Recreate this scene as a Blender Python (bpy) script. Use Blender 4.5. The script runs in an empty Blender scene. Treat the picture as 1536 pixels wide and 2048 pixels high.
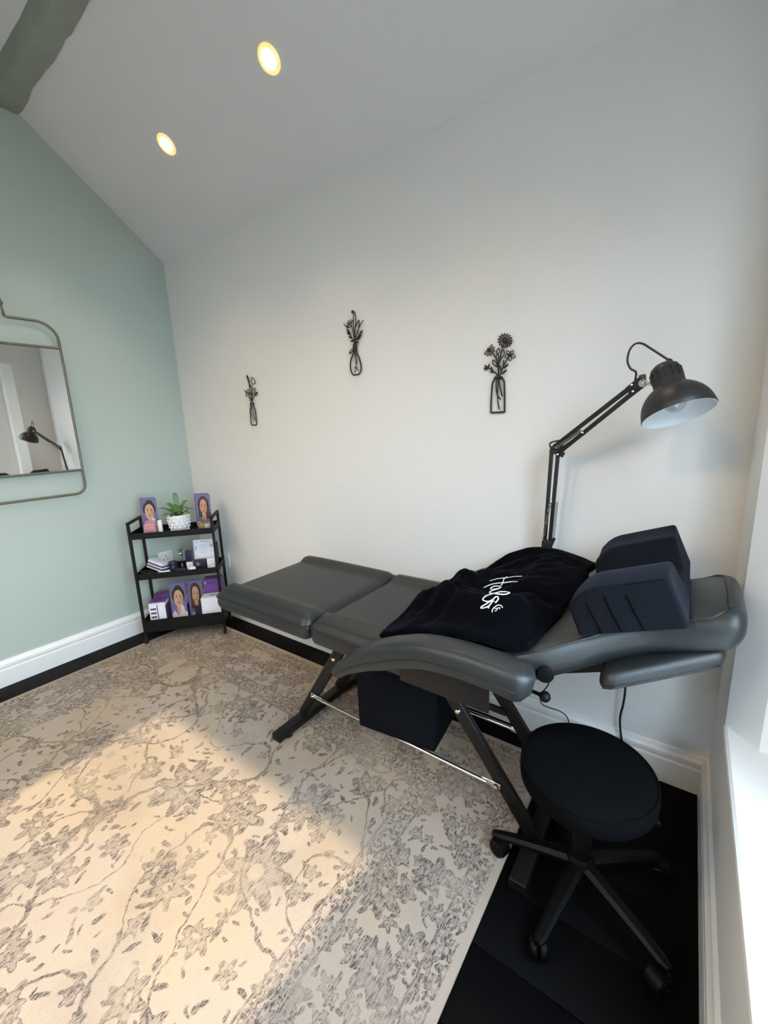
import bpy, bmesh, math, random
from mathutils import Vector, Matrix, noise
from mathutils.bvhtree import BVHTree
import numpy as np

random.seed(7)
SC = bpy.context.scene
COL = SC.collection
PI = math.pi

# ------------------------------------------------------------------ camera
CAM = Vector((2.8153, -1.5739, 1.26))
YAW, PITCH, ROLL, FPX = -0.6335, 0.2030, -0.0396, 836.73
def cam_axes():
    cy, sy, cp, sp = math.cos(YAW), math.sin(YAW), math.cos(PITCH), math.sin(PITCH)
    f = Vector((sy*cp, cy*cp, -sp)); r = Vector((cy, -sy, 0)); u = r.cross(f)
    cr, sr = math.cos(ROLL), math.sin(ROLL)
    return r*cr + u*sr, u*cr - r*sr, f
CR, CU, CF = cam_axes()
cam = bpy.data.cameras.new('camera'); co = bpy.data.objects.new('camera', cam); COL.objects.link(co)
cam.sensor_fit = 'VERTICAL'; cam.sensor_height = 36.0; cam.lens = FPX/2048*36.0
cam.clip_start = 0.02
co.matrix_world = Matrix(((CR.x, CU.x, -CF.x, CAM.x), (CR.y, CU.y, -CF.y, CAM.y), (CR.z, CU.z, -CF.z, CAM.z), (0, 0, 0, 1)))
SC.camera = co

def ray(px, py):
    return CR*((px-768)/FPX) - CU*((py-1024)/FPX) + CF
def on(px, py, ax, val):            # photo pixel -> point on an axis-aligned plane of the room
    d = ray(px, py); t = (val-CAM[ax])/d[ax]
    return CAM + d*t

# ------------------------------------------------------------------ world, sun, exposure
SC.view_settings.view_transform = 'Standard'; SC.view_settings.look = 'None'
SC.view_settings.exposure = 0.78; SC.view_settings.gamma = 1.0
SC.view_settings.use_curve_mapping = False
SC.cycles.max_bounces = 8; SC.cycles.diffuse_bounces = 4; SC.cycles.adaptive_threshold = 0.02; SC.cycles.glossy_bounces = 3; SC.cycles.transmission_bounces = 4; SC.cycles.transparent_max_bounces = 8
SC.cycles.caustics_reflective = False; SC.cycles.caustics_refractive = False; SC.cycles.sample_clamp_indirect = 6.0
w = bpy.data.worlds.new('sky'); SC.world = w; w.use_nodes = True
bg = w.node_tree.nodes['Background']
bg.inputs[0].default_value = (0.67, 0.83, 1.0, 1); bg.inputs[1].default_value = 9.6
sun = bpy.data.lights.new('sun', 'SUN'); so = bpy.data.objects.new('sun', sun); COL.objects.link(so)
sun.energy = 3.4; sun.color = (1.0, 0.80, 0.56); sun.angle = math.radians(1.0)
so.rotation_euler = Vector((0, -1, math.tan(math.radians(42.0)))).to_track_quat('Z', 'Y').to_euler()
so.location = (1.5, -6, 6)

# ------------------------------------------------------------------ materials
MATS = {}
def mat(name, col, rough=0.5, metal=0.0, bump=0.0, bscale=200.0, var=0.0, vscale=8.0, spec=0.5, sheen=0.0, emit=None, estr=0.0, coat=0.0, sheen_tint=None):
    m = bpy.data.materials.new(name); m.use_nodes = True; MATS[name] = m
    nt = m.node_tree; b = nt.nodes['Principled BSDF']
    b.inputs['Base Color'].default_value = (*col, 1); b.inputs['Roughness'].default_value = rough
    b.inputs['Metallic'].default_value = metal; b.inputs['Specular IOR Level'].default_value = spec
    b.inputs['Coat Weight'].default_value = coat
    if sheen:
        b.inputs['Sheen Weight'].default_value = sheen; b.inputs['Sheen Roughness'].default_value = 0.4
        if sheen_tint: b.inputs['Sheen Tint'].default_value = (*sheen_tint, 1)
    if emit:
        b.inputs['Emission Color'].default_value = (*emit, 1); b.inputs['Emission Strength'].default_value = estr
    tc = nt.nodes.new('ShaderNodeTexCoord')
    if var:
        n = nt.nodes.new('ShaderNodeTexNoise'); n.inputs['Scale'].default_value = vscale; n.inputs['Detail'].default_value = 4
        nt.links.new(tc.outputs['Object'], n.inputs['Vector'])
        mx = nt.nodes.new('ShaderNodeMix'); mx.data_type = 'RGBA'
        mx.inputs[6].default_value = (*[max(0, c*(1-var)) for c in col], 1); mx.inputs[7].default_value = (*[min(1, c*(1+var)) for c in col], 1)
        nt.links.new(n.outputs['Fac'], mx.inputs[0]); nt.links.new(mx.outputs[2], b.inputs['Base Color'])
    if bump:
        n2 = nt.nodes.new('ShaderNodeTexNoise'); n2.inputs['Scale'].default_value = bscale; n2.inputs['Detail'].default_value = 3
        nt.links.new(tc.outputs['Object'], n2.inputs['Vector'])
        bp = nt.nodes.new('ShaderNodeBump'); bp.inputs['Strength'].default_value = bump; bp.inputs['Distance'].default_value = 0.002
        nt.links.new(n2.outputs['Fac'], bp.inputs['Height']); nt.links.new(bp.outputs[0], b.inputs['Normal'])
    return m

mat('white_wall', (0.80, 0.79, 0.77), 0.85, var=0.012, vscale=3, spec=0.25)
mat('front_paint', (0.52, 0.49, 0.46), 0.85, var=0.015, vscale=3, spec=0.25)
mat('green_wall', (0.455, 0.520, 0.470), 0.85, var=0.015, vscale=3, spec=0.25)
mat('ceiling_white', (0.74, 0.73, 0.73), 0.9, var=0.02, vscale=3, spec=0.2)
mat('beam_paint', (0.30, 0.315, 0.275), 0.85, bump=0.7, bscale=60, var=0.18, vscale=9, spec=0.2)
mat('gloss_white', (0.84, 0.83, 0.81), 0.35, var=0.01, vscale=5)
mat('pvc_white', (0.86, 0.87, 0.88), 0.3, var=0.01, vscale=5)
mat('floor_black', (0.0018, 0.0019, 0.0023), 0.6, bump=0.12, bscale=60, var=0.3, vscale=14, spec=0.07)
mat('floor_joint', (0.004, 0.004, 0.004), 0.8)
mat('leather', (0.0150, 0.0178, 0.0188), 0.42, bump=0.18, bscale=420, var=0.10, vscale=20, spec=0.5)
mat('leather_piping', (0.012, 0.013, 0.014), 0.45, bump=0.1, bscale=300)
mat('steel_black', (0.006, 0.006, 0.006), 0.42, bump=0.05, bscale=300, spec=0.3)
mat('trolley_black', (0.006, 0.006, 0.007), 0.5, bump=0.05, bscale=300, spec=0.25)
mat('plastic_black', (0.0022, 0.0023, 0.0026), 0.42, bump=0.05, bscale=200, spec=0.13)
mat('rubber', (0.008, 0.008, 0.008), 0.7, bump=0.1, bscale=100)
mat('chrome', (0.80, 0.78, 0.74), 0.16, metal=1.0, bump=0.02, bscale=60)
mat('spring_steel', (0.45, 0.44, 0.42), 0.35, metal=1.0, bump=0.02, bscale=60)
mat('velvet_black', (0.0016, 0.0017, 0.0028), 0.95, bump=1.0, bscale=110, var=0.6, vscale=30, spec=0.03, sheen=0.030, sheen_tint=(0.5, 0.55, 0.85))
mat('velour_navy', (0.0060, 0.0070, 0.0098), 0.9, bump=0.4, bscale=260, var=0.35, vscale=14, spec=0.06, sheen=0.07, sheen_tint=(0.55, 0.65, 0.9))
mat('thread_white', (0.85, 0.85, 0.82), 0.6, bump=0.2, bscale=400)
mat('fabric_navy', (0.0034, 0.0044, 0.0066), 0.9, bump=0.5, bscale=700, var=0.2, vscale=60, spec=0.08)
mat('fabric_black', (0.0017, 0.0019, 0.0024), 0.9, bump=0.5, bscale=700, var=0.2, vscale=60, spec=0.06)
mat('lamp_black', (0.016, 0.016, 0.017), 0.42, bump=0.05, bscale=200, spec=0.45)
mat('lamp_inner', (0.80, 0.83, 0.86), 0.45, var=0.02, vscale=20)
mat('cord_black', (0.008, 0.008, 0.009), 0.55, bump=0.1, bscale=200)
mat('frame_olive', (0.16, 0.155, 0.12), 0.42, metal=0.65, bump=0.05, bscale=200, var=0.08, vscale=30)
mat('art_metal', (0.010, 0.009, 0.009), 0.5, bump=0.05, bscale=200)
mat('ring_brass_glow', (0.80, 0.66, 0.42), 0.35, metal=0.3, emit=(1.0, 0.62, 0.16), estr=0.55)  # emission stands in for lamp light spilling onto the trim ring
mat('lamp_lens', (1, 0.9, 0.7), 0.5, emit=(1.0, 0.86, 0.60), estr=22.0)
mat('ceramic_white', (0.78, 0.78, 0.76), 0.35, bump=0.08, bscale=120, var=0.03, vscale=40)
mat('soil', (0.03, 0.022, 0.015), 0.95, bump=0.8, bscale=120, var=0.4, vscale=60)
mat('fern_green', (0.06, 0.17, 0.022), 0.55, bump=0.2, bscale=200, var=0.45, vscale=26)
mat('purple_card', (0.155, 0.135, 0.29), 0.45, var=0.12, vscale=14)
mat('violet_card', (0.15, 0.055, 0.27), 0.45, var=0.10, vscale=14)
mat('plum_card', (0.10, 0.05, 0.12), 0.5, var=0.10, vscale=14)
mat('white_card', (0.80, 0.82, 0.86), 0.5, var=0.03, vscale=20)
mat('navy_card', (0.012, 0.012, 0.035), 0.4, var=0.15, vscale=20)
mat('skin_print', (0.56, 0.33, 0.21), 0.45, var=0.10, vscale=50)
mat('skin_print_pale', (0.50, 0.27, 0.19), 0.45, var=0.10, vscale=50)
mat('hair_print', (0.022, 0.015, 0.012), 0.45, var=0.3, vscale=60)
mat('brown_hair_print', (0.06, 0.03, 0.018), 0.45, var=0.4, vscale=60)
mat('shade_print', (0.40, 0.21, 0.14), 0.45, var=0.10, vscale=50)
mat('lip_print', (0.38, 0.10, 0.09), 0.45, var=0.05, vscale=50)
mat('cloth_print', (0.62, 0.58, 0.54), 0.5, var=0.10, vscale=60)
mat('blue_print', (0.35, 0.45, 0.62), 0.5, var=0.05, vscale=50)
mat('pink_plastic', (0.55, 0.24, 0.27), 0.25, var=0.08, vscale=30)
mat('gold_label', (0.45, 0.27, 0.09), 0.35, metal=0.5, var=0.3, vscale=90)
mat('dark_book', (0.05, 0.045, 0.045), 0.4, var=0.3, vscale=40)
mat('socket_white', (0.82, 0.82, 0.82), 0.3, var=0.01, vscale=20)
mat('slot_dark', (0.004, 0.004, 0.005), 0.8, var=0.1)
mat('paving_out', (0.20, 0.19, 0.18), 0.95, var=0.2, vscale=2)
mat('skyblock_out', (0.20, 0.17, 0.15), 0.9, var=0.2, vscale=4)  # for the added wall that cuts sky light at the door

def thin_glass(name, tint, gl):
    m = bpy.data.materials.new(name); m.use_nodes = True; MATS[name] = m
    nt = m.node_tree; nt.nodes.remove(nt.nodes['Principled BSDF'])
    t = nt.nodes.new('ShaderNodeBsdfTransparent'); t.inputs[0].default_value = (*tint, 1)
    g = nt.nodes.new('ShaderNodeBsdfGlossy'); g.inputs['Roughness'].default_value = 0.02
    mx = nt.nodes.new('ShaderNodeMixShader'); mx.inputs[0].default_value = gl
    nt.links.new(t.outputs[0], mx.inputs[1]); nt.links.new(g.outputs[0], mx.inputs[2])
    nt.links.new(mx.outputs[0], nt.nodes['Material Output'].inputs[0])
thin_glass('window_glass', (0.96, 0.98, 0.98), 0.05)
thin_glass('bottle_glass', (0.82, 0.86, 0.86), 0.16)
mat('mirror_glass', (0.86, 0.86, 0.85), 0.015, metal=1.0)
MATS['ring_brass_glow'].cycles.emission_sampling = 'NONE'; MATS['lamp_lens'].cycles.emission_sampling = 'NONE'

# ------------------------------------------------------------------ mesh builders: each returns (verts, faces)
def obj(name, geo, m, parent=None, smooth=True, label=None, kind=None, raw=False, auto=40):
    vs, fs = geo
    me = bpy.data.meshes.new(name)
    if parent is not None and not raw:
        inv = parent['_inv']; vs = [inv @ Vector(v) for v in vs]
    me.from_pydata([tuple(v) for v in vs], [], fs); me.validate()
    bm = bmesh.new(); bm.from_mesh(me); bmesh.ops.remove_doubles(bm, verts=bm.verts, dist=1e-6); bmesh.ops.recalc_face_normals(bm, faces=bm.faces)
    bm.to_mesh(me); bm.free()
    me.materials.append(MATS[m])
    if smooth:
        me.shade_smooth()
        if auto: me.set_sharp_from_angle(angle=math.radians(auto))
    o = bpy.data.objects.new(name, me); COL.objects.link(o)
    if parent is not None:
        o.parent = parent if not hasattr(parent, 'obj') else parent.obj
    if label: o['label'] = label
    if kind: o['kind'] = kind
    return o

class Root:
    """a thing: an Empty at its base; parts are given in world coordinates"""
    def __init__(s, name, label, cat, loc=(0, 0, 0), rz=0.0, group=None):
        s.obj = bpy.data.objects.new(name, None); COL.objects.link(s.obj); s.obj.empty_display_size = 0.05
        s.obj.location = loc; s.obj.rotation_euler = (0, 0, rz)
        s.obj['label'] = label; s.obj['category'] = cat
        if group: s.obj['group'] = group
        s.m = Matrix.Translation(loc) @ Matrix.Rotation(rz, 4, 'Z'); s.inv = s.m.inverted()
    def part(s, name, geo, m, local=False, sub=None, **k):
        vs, fs = geo
        if not local: vs = [s.inv @ Vector(v) for v in vs]
        o = obj(name, (vs, fs), m, None, **k)
        o.parent = sub if sub is not None else s.obj
        return o
def tag(o, label, cat, group=None):
    o['label'] = label; o['category'] = cat
    if group: o['group'] = group
    return o
def struct(o):
    o['kind'] = 'structure'; return o
def merge(*gs):
    V, F = [], []
    for vs, fs in gs:
        n = len(V); V += [Vector(v) for v in vs]; F += [tuple(i+n for i in f) for f in fs]
    return V, F
def xf(geo, M):
    return [M @ Vector(v) for v in geo[0]], geo[1]
def box(x0, x1, y0, y1, z0, z1):
    vs = [(x, y, z) for x in (x0, x1) for y in (y0, y1) for z in (z0, z1)]
    return vs, [(0, 1, 3, 2), (4, 6, 7, 5), (0, 4, 5, 1), (2, 3, 7, 6), (0, 2, 6, 4), (1, 5, 7, 3)]
def rbox(sx, sy, sz, r=0.01, n=(6, 6, 2), k=3, c=(0, 0, 0), fn=None):
    """rounded box centred on c; fn deforms each local point"""
    h = (sx/2, sy/2, sz/2)
    if not hasattr(r, '__len__'): r = (r, r, r)
    r = [min(a, b*0.999) for a, b in zip(r, h)]
    ax = []
    for i in range(3):
        a = [h[i]-r[i]+r[i]*math.tan(math.radians(45*j/k)) for j in range(k+1)]
        inn = [-(h[i]-r[i])+2*(h[i]-r[i])*j/n[i] for j in range(n[i]+1)]
        ax.append([-v for v in reversed(a)] + inn[1:-1] + a)
    key = {}; V = []; F = []
    def pt(p):
        kk = tuple(round(x, 7) for x in p)
        if kk in key: return key[kk]
        q = [max(-(h[i]-r[i]), min(h[i]-r[i], p[i])) for i in range(3)]
        d = [(p[i]-q[i])/r[i] for i in range(3)]
        L = math.sqrt(sum(x*x for x in d)) or 1
        v = Vector([q[i]+r[i]*d[i]/L for i in range(3)])
        if fn: v = Vector(fn(v))
        key[kk] = len(V); V.append(v + Vector(c)); return key[kk]
    for a in range(3):
        b, e = (a+1) % 3, (a+2) % 3
        for s in (-1, 1):
            for i in range(len(ax[b])-1):
                for j in range(len(ax[e])-1):
                    q = []
                    for (ii, jj) in ((i, j), (i+1, j), (i+1, j+1), (i, j+1)):
                        p = [0, 0, 0]; p[a] = s*h[a]; p[b] = ax[b][ii]; p[e] = ax[e][jj]; q.append(pt(p))
                    if len(set(q)) == 4: F.append(tuple(q) if s > 0 else tuple(reversed(q)))
    return V, F
def catmull(pts, n=6, closed=False):
    P = [Vector(p) for p in pts]; out = []; N = len(P)
    rng = range(N if closed else N-1)
    for i in rng:
        p0 = P[(i-1) % N] if (closed or i > 0) else P[0]*2-P[1]
        p1 = P[i]; p2 = P[(i+1) % N]
        p3 = P[(i+2) % N] if (closed or i+2 < N) else P[-1]*2-P[-2]
        for j in range(n):
            t = j/n
            out.append(0.5*((2*p1)+(p2-p0)*t+(2*p0-5*p1+4*p2-p3)*t*t+(3*p1-p0-3*p2+p3)*t**3))
    if not closed: out.append(P[-1])
    return out
def tube(pts, r, seg=8, closed=False, rfn=None, cap=True):
    P = [Vector(p) for p in pts]; N = len(P); V = []; F = []
    T = []
    for i in range(N):
        a = P[(i-1) % N] if (closed or i > 0) else P[i]; b = P[(i+1) % N] if (closed or i < N-1) else P[i]
        d = (b-a); T.append(d.normalized() if d.length > 1e-9 else Vector((0, 0, 1)))
    up = Vector((0, 0, 1)) if abs(T[0].z) < 0.9 else Vector((1, 0, 0))
    nrm = (up - T[0]*up.dot(T[0])).normalized()
    for i in range(N):
        if i: nrm = (nrm - T[i]*nrm.dot(T[i])); nrm = nrm.normalized() if nrm.length > 1e-9 else T[i].orthogonal().normalized()
        bn = T[i].cross(nrm); rr = rfn(i/(N-1)) if rfn else r
        for k in range(seg):
            a = 2*PI*k/seg; V.append(P[i]+(nrm*math.cos(a)+bn*math.sin(a))*rr)
    for i in range(N if closed else N-1):
        for k in range(seg):
            a = i*seg+k; b = i*seg+(k+1) % seg; j = (i+1) % N
            F.append((a, b, j*seg+(k+1) % seg, j*seg+k))
    if cap and not closed:
        F.append(tuple(reversed(range(seg)))); F.append(tuple((N-1)*seg+k for k in range(seg)))
    return V, F
def lathe(prof, seg=32, c=(0, 0, 0), caps=True):
    """profile of (r, z), spun round z"""
    V = []; F = []; n = len(prof); c = Vector(c)
    for r, z in prof:
        for k in range(seg):
            a = 2*PI*k/seg; V.append(c+Vector((r*math.cos(a), r*math.sin(a), z)))
    for i in range(n-1):
        for k in range(seg):
            F.append((i*seg+k, i*seg+(k+1) % seg, (i+1)*seg+(k+1) % seg, (i+1)*seg+k))
    if caps:
        F.append(tuple(reversed(range(seg)))); F.append(tuple((n-1)*seg+k for k in range(seg)))
    return V, F
def prism(poly, a, b, plane='xz'):
    """extrude a polygon between a and b along the axis missing from plane"""
    n = len(poly)
    def mk(p, q):
        return {'xz': (p[0], q, p[1]), 'yz': (q, p[0], p[1]), 'xy': (p[0], p[1], q)}[plane]
    V = [mk(p, a) for p in poly] + [mk(p, b) for p in poly]
    F = [tuple(range(n)), tuple(reversed(range(n, 2*n)))]
    for i in range(n): F.append((i, (i+1) % n, n+(i+1) % n, n+i))
    return V, F
def bar(p, q, w, t, up=(0, 1, 0), r=0.004):
    """rounded square tube from p to q; w across, t along 'up'"""
    p, q = Vector(p), Vector(q); d = q-p; L = d.length; d.normalize()
    u = Vector(up); u = (u-d*u.dot(d)).normalized(); s = d.cross(u)
    M = Matrix(((s.x, u.x, d.x, (p.x+q.x)/2), (s.y, u.y, d.y, (p.y+q.y)/2), (s.z, u.z, d.z, (p.z+q.z)/2), (0, 0, 0, 1)))
    return xf(rbox(w, t, L, r, (1, 1, 1), 2), M)
def sphere(c, r, seg=12, rings=8, s=(1, 1, 1)):
    prof = [(max(1e-5, r*math.sin(PI*i/rings)), -r*math.cos(PI*i/rings)) for i in range(rings+1)]
    V, F = lathe(prof, seg, (0, 0, 0), False)
    return [Vector((v.x*s[0], v.y*s[1], v.z*s[2]))+Vector(c) for v in V], F
def align(c, z, x=None):
    z = Vector(z).normalized(); x = Vector(x) if x else z.orthogonal(); x = (x-z*x.dot(z)).normalized(); y = z.cross(x)
    return Matrix(((x.x, y.x, z.x, c[0]), (x.y, y.y, z.y, c[1]), (x.z, y.z, z.z, c[2]), (0, 0, 0, 1)))

# ------------------------------------------------------------------ node maths for the rug
class S:
    nt = None
    def __init__(s, sock): s.s = sock
    @staticmethod
    def op(o, *a):
        n = S.nt.nodes.new('ShaderNodeMath'); n.operation = o
        for i, x in enumerate(a):
            if isinstance(x, S): S.nt.links.new(x.s, n.inputs[i])
            else: n.inputs[i].default_value = x
        return S(n.outputs[0])
    def __add__(s, o): return S.op('ADD', s, o)
    __radd__ = __add__
    def __sub__(s, o): return S.op('SUBTRACT', s, o)
    def __rsub__(s, o): return S.op('SUBTRACT', o, s)
    def __mul__(s, o): return S.op('MULTIPLY', s, o)
    __rmul__ = __mul__
    def __truediv__(s, o): return S.op('DIVIDE', s, o)
def smin(a, b): return S.op('MINIMUM', a, b)
def smax(a, b): return S.op('MAXIMUM', a, b)
def sst(v, lo, hi):
    n = S.nt.nodes.new('ShaderNodeMapRange'); n.interpolation_type = 'SMOOTHSTEP'
    S.nt.links.new(v.s, n.inputs[0]); n.inputs[1].default_value = lo; n.inputs[2].default_value = hi
    return S(n.outputs[0])
def cmb(x, y, z=0.0):
    n = S.nt.nodes.new('ShaderNodeCombineXYZ')
    for i, v in enumerate((x, y, z)):
        if isinstance(v, S): S.nt.links.new(v.s, n.inputs[i])
        else: n.inputs[i].default_value = v
    return S(n.outputs[0])
def sep(v):
    n = S.nt.nodes.new('ShaderNodeSeparateXYZ'); S.nt.links.new(v.s, n.inputs[0]); return [S(o) for o in n.outputs]
def nz(v, scale, det=2, rough=0.5):
    n = S.nt.nodes.new('ShaderNodeTexNoise'); n.noise_dimensions = '2D'
    S.nt.links.new(v.s, n.inputs['Vector']); n.inputs['Scale'].default_value = scale; n.inputs['Detail'].default_value = det; n.inputs['Roughness'].default_value = rough
    return S(n.outputs['Fac'])
def vor(v, scale, rnd):
    n = S.nt.nodes.new('ShaderNodeTexVoronoi'); n.voronoi_dimensions = '2D'
    S.nt.links.new(v.s, n.inputs['Vector']); n.inputs['Scale'].default_value = scale; n.inputs['Randomness'].default_value = rnd
    return S(n.outputs['Distance']), S(n.outputs['Color']), S(n.outputs['Position'])

def rug_material(x0, x1, y0, y1):
    m = bpy.data.materials.new('rug_pile'); m.use_nodes = True; MATS['rug_pile'] = m
    nt = m.node_tree; S.nt = nt; b = nt.nodes['Principled BSDF']
    tc = nt.nodes.new('ShaderNodeTexCoord'); x, y, _ = sep(S(tc.outputs['Object']))
    P0 = cmb(x, y)
    wx = (nz(P0, 16, 2)-0.5)*0.030; wy = (nz(cmb(x+7.3, y+2.1), 16, 2)-0.5)*0.030
    X = x+wx; Y = y+wy; P = cmb(X, Y)
    def flower(off, scale, rnd, R, n, keep, hole):
        Q = cmb(X+off, Y+off*0.7)
        d, c, pos = vor(Q, scale, rnd)
        qx, qy, _ = sep(Q); cx, cy, _ = sep(pos); r1, r2, r3 = sep(c)
        dx = qx-cx; dy = qy-cy
        rr = S.op('SQRT', dx*dx+dy*dy)/((0.62+r2*0.6)*R)
        th = S.op('ARCTAN2', dy, dx)+r1*6.28
        pet = S.op('SINE', th*n)
        edge = 1.0+pet*0.26
        fill = sst(edge-rr, 0.0, 0.16)
        rim = 1.0-sst(S.op('ABSOLUTE', edge-rr-0.12), 0.05, 0.16)
        rays = sst(S.op('ABSOLUTE', S.op('SINE', th*(n*0.5)+rr*1.5)), 0.15, 0.8)
        rings = sst(S.op('SINE', rr*8.0), -0.4, 0.6)
        inner = fill*(0.42+0.42*rays*rings)
        mk = smax(inner, rim*0.88)
        mk = mk*sst(rr, hole, hole+0.10)
        return mk*sst(r3, keep, keep+0.02)
    def leaves(off, scale, L, W, keep):
        Q = cmb(X+off, Y-off*0.6)
        d, c, pos = vor(Q, scale, 1.0)
        qx, qy, _ = sep(Q); cx, cy, _ = sep(pos); r1, r2, r3 = sep(c)
        dx = qx-cx; dy = qy-cy; a = r1*6.28
        ca = S.op('COSINE', a); sa = S.op('SINE', a)
        u = (dx*ca+dy*sa)/L; v = (dy*ca-dx*sa)/W
        return (1.0-sst(u*u+v*v, 0.55, 1.0))*sst(r3, keep, keep+0.02)
    def vine(off, sc, wd):
        v = nz(cmb(X+off, Y*0.8), sc, 0.5)
        return 1.0-sst(S.op('ABSOLUTE', v-0.5), wd*0.35, wd)
    big = flower(0.0, 3.3, 0.8, 0.085, 8.0, 0.18, 0.20)
    mid = flower(3.1, 5.6, 0.95, 0.046, 6.0, 0.22, 0.16)
    small = flower(7.7, 10.0, 1.0, 0.022, 5.0, 0.50, 0.0)
    lf = leaves(1.9, 14.0, 0.022, 0.008, 0.55)
    lf2 = leaves(5.3, 26.0, 0.013, 0.0058, 0.60)
    vn = smax(vine(2.0, 2.6, 0.011), vine(11.0, 3.6, 0.009))
    field = smax(smax(big, mid), smax(small*0.9, smax(lf, smax(lf2*0.9, vn*0.9))))
    bord = smax(smax(flower(5.0, 7.0, 0.7, 0.055, 7.0, 0.0, 0.12), lf*0.9), smax(flower(9.0, 16.0, 0.9, 0.026, 5.0, 0.05, 0.1), lf2))
    tiny = leaves(8.1, 62.0, 0.0085, 0.0052, 0.05)
    guard = smax(tiny, flower(2.2, 28.0, 0.5, 0.017, 4.0, 0.0, 0.25))
    # distance to the nearest edge
    d = smin(smin(x-x0, x1-x), smin(y-y0, y1-y))
    t_in = sst(d, 0.358, 0.362); t_g1 = sst(d, 0.298, 0.302); t_b = sst(d, 0.073, 0.077); t_s = sst(d, 0.020, 0.024)
    lines = smax(1.0-sst(S.op('ABSOLUTE', d-0.365), 0.002, 0.005), smax(1.0-sst(S.op('ABSOLUTE', d-0.295), 0.002, 0.005), 1.0-sst(S.op('ABSOLUTE', d-0.078), 0.002, 0.005)))*0.8
    pat = smax(t_in*field, smax((t_g1-t_in)*guard, smax((t_b-t_g1)*bord, (t_s-t_b)*guard)))
    pat = smax(pat, lines)
    # worn print: broken along the weft (y), patchy
    streak = sst(nz(cmb(x*6.0, y), 46, 2, 0.6), 0.36, 0.60)
    patch = sst(nz(P0, 5.0, 4, 0.6), 0.25, 0.62)
    speck = sst(nz(P0, 240, 2), 0.30, 0.62)
    ink = pat*(0.22+0.78*streak)*(0.50+0.50*patch)*(0.60+0.40*speck)*1.32
    haze = sst(nz(P0, 3.2, 3), 0.42, 0.75)*0.14+(nz(cmb(x*6, y), 40, 2)-0.5)*0.20
    fac = smin(smax(ink*0.92+haze*(1.0-ink), 0.0), 1.0)
    mx = nt.nodes.new('ShaderNodeMix'); mx.data_type = 'RGBA'; nt.links.new(fac.s, mx.inputs[0])
    hue = nt.nodes.new('ShaderNodeMix'); hue.data_type = 'RGBA'; nt.links.new(sst(nz(P0, 2.3, 2), 0.35, 0.65).s, hue.inputs[0])
    hue.inputs[6].default_value = (0.43, 0.335, 0.245, 1); hue.inputs[7].default_value = (0.41, 0.335, 0.275, 1)
    nt.links.new(hue.outputs[2], mx.inputs[6]); mx.inputs[7].default_value = (0.080, 0.067, 0.067, 1)
    nt.links.new(mx.outputs[2], b.inputs['Base Color'])
    b.inputs['Roughness'].default_value = 0.95; b.inputs['Specular IOR Level'].default_value = 0.1
    bp = nt.nodes.new('ShaderNodeBump'); bp.inputs['Strength'].default_value = 0.5; bp.inputs['Distance'].default_value = 0.002
    nt.links.new((nz(cmb(x*3, y), 180, 2)+nz(P0, 420, 1)*0.6).s, bp.inputs['Height']); nt.links.new(bp.outputs[0], b.inputs['Normal'])
    return m

# ------------------------------------------------------------------ the room
L, H, SL, DY = 2.9563, 2.325, 0.7904, -3.0
RIDGE = DY/2; ZR = H - SL*RIDGE
TH = 0.12
# floor: dark planks laid along the long wall, with open joints
fl = struct(obj('floor', box(-TH, L+TH, DY-TH, TH, -0.10, -0.006), 'floor_joint', smooth=False))
row = 0; yy = 0.0 + 0.025
while yy > DY:
    y1 = yy-0.170; xx = -0.02-(row*0.47 % 1.2)
    while xx < L:
        a, bb = max(xx, 0.0), min(xx+1.2, L)
        if bb-a > 0.03:
            c = ((a+bb)/2, (max(y1, DY)+min(yy, 0.0))/2, -0.005)
            g = rbox(bb-a-0.0016, min(yy, 0.0)-max(y1, DY)-0.0016, 0.010, 0.0009, (1, 1, 1), 1, c)
            o = obj('plank', g, 'floor_black', auto=30); o.parent = fl
        xx += 1.2
    yy = y1; row += 1
def slope_z(y): return H - SL*y if y > RIDGE else H + SL*(y-DY)
# gable wall on the left (green), long wall at the back (white)
gab = [(TH, -0.1), (TH, slope_z(0)+0.02), (RIDGE, ZR+0.02), (DY-TH, H), (DY-TH, -0.1)]
gab = [(0.0, -0.01), (0.0, H), (RIDGE, ZR), (DY, H), (DY, -0.01)]
struct(obj('wall_left', prism(gab, -TH, 0.0, 'yz'), 'green_wall', smooth=False))
struct(obj('wall_back', box(-TH, L+TH, 0.0, TH, -0.01, H+0.05), 'white_wall', smooth=False))
# right gable with a window opening whose jamb is splayed
WY0, WY1, WZ0, WZ1, WD = -0.251, -1.90, 0.430, 2.02, 0.14     # opening at the inner face
def wall_cells(ys, zs, hole):
    gs = []
    for i in range(len(ys)-1):
        for j in range(len(zs)-1):
            if not hole(i, j): gs.append((ys[i], ys[i+1], zs[j], zs[j+1]))
    return gs
WO0, WO1 = WY0-0.075, WY1+0.075                                # opening at the frame
V = []; F = []
def quad(*p):
    n = len(V); V.extend(p); F.append(tuple(range(n, n+len(p))))
XI, XO = L, L+0.30
fxo = L+0.20
xf_ = L+0.062
# inner face around the opening
quad((XI, 0, -0.01), (XI, WY0, -0.01), (XI, WY0, H), (XI, 0, H))
quad((XI, WY0, -0.01), (XI, WY1, -0.01), (XI, WY1, WZ0), (XI, WY0, WZ0))
quad((XI, WY0, WZ1), (XI, WY1, WZ1), (XI, WY1, H), (XI, WY0, H))
quad((XI, WY1, -0.01), (XI, DY, -0.01), (XI, DY, H), (XI, WY1, H))
quad((XI, 0, H), (XI, DY, H), (XI, RIDGE, ZR))
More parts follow.
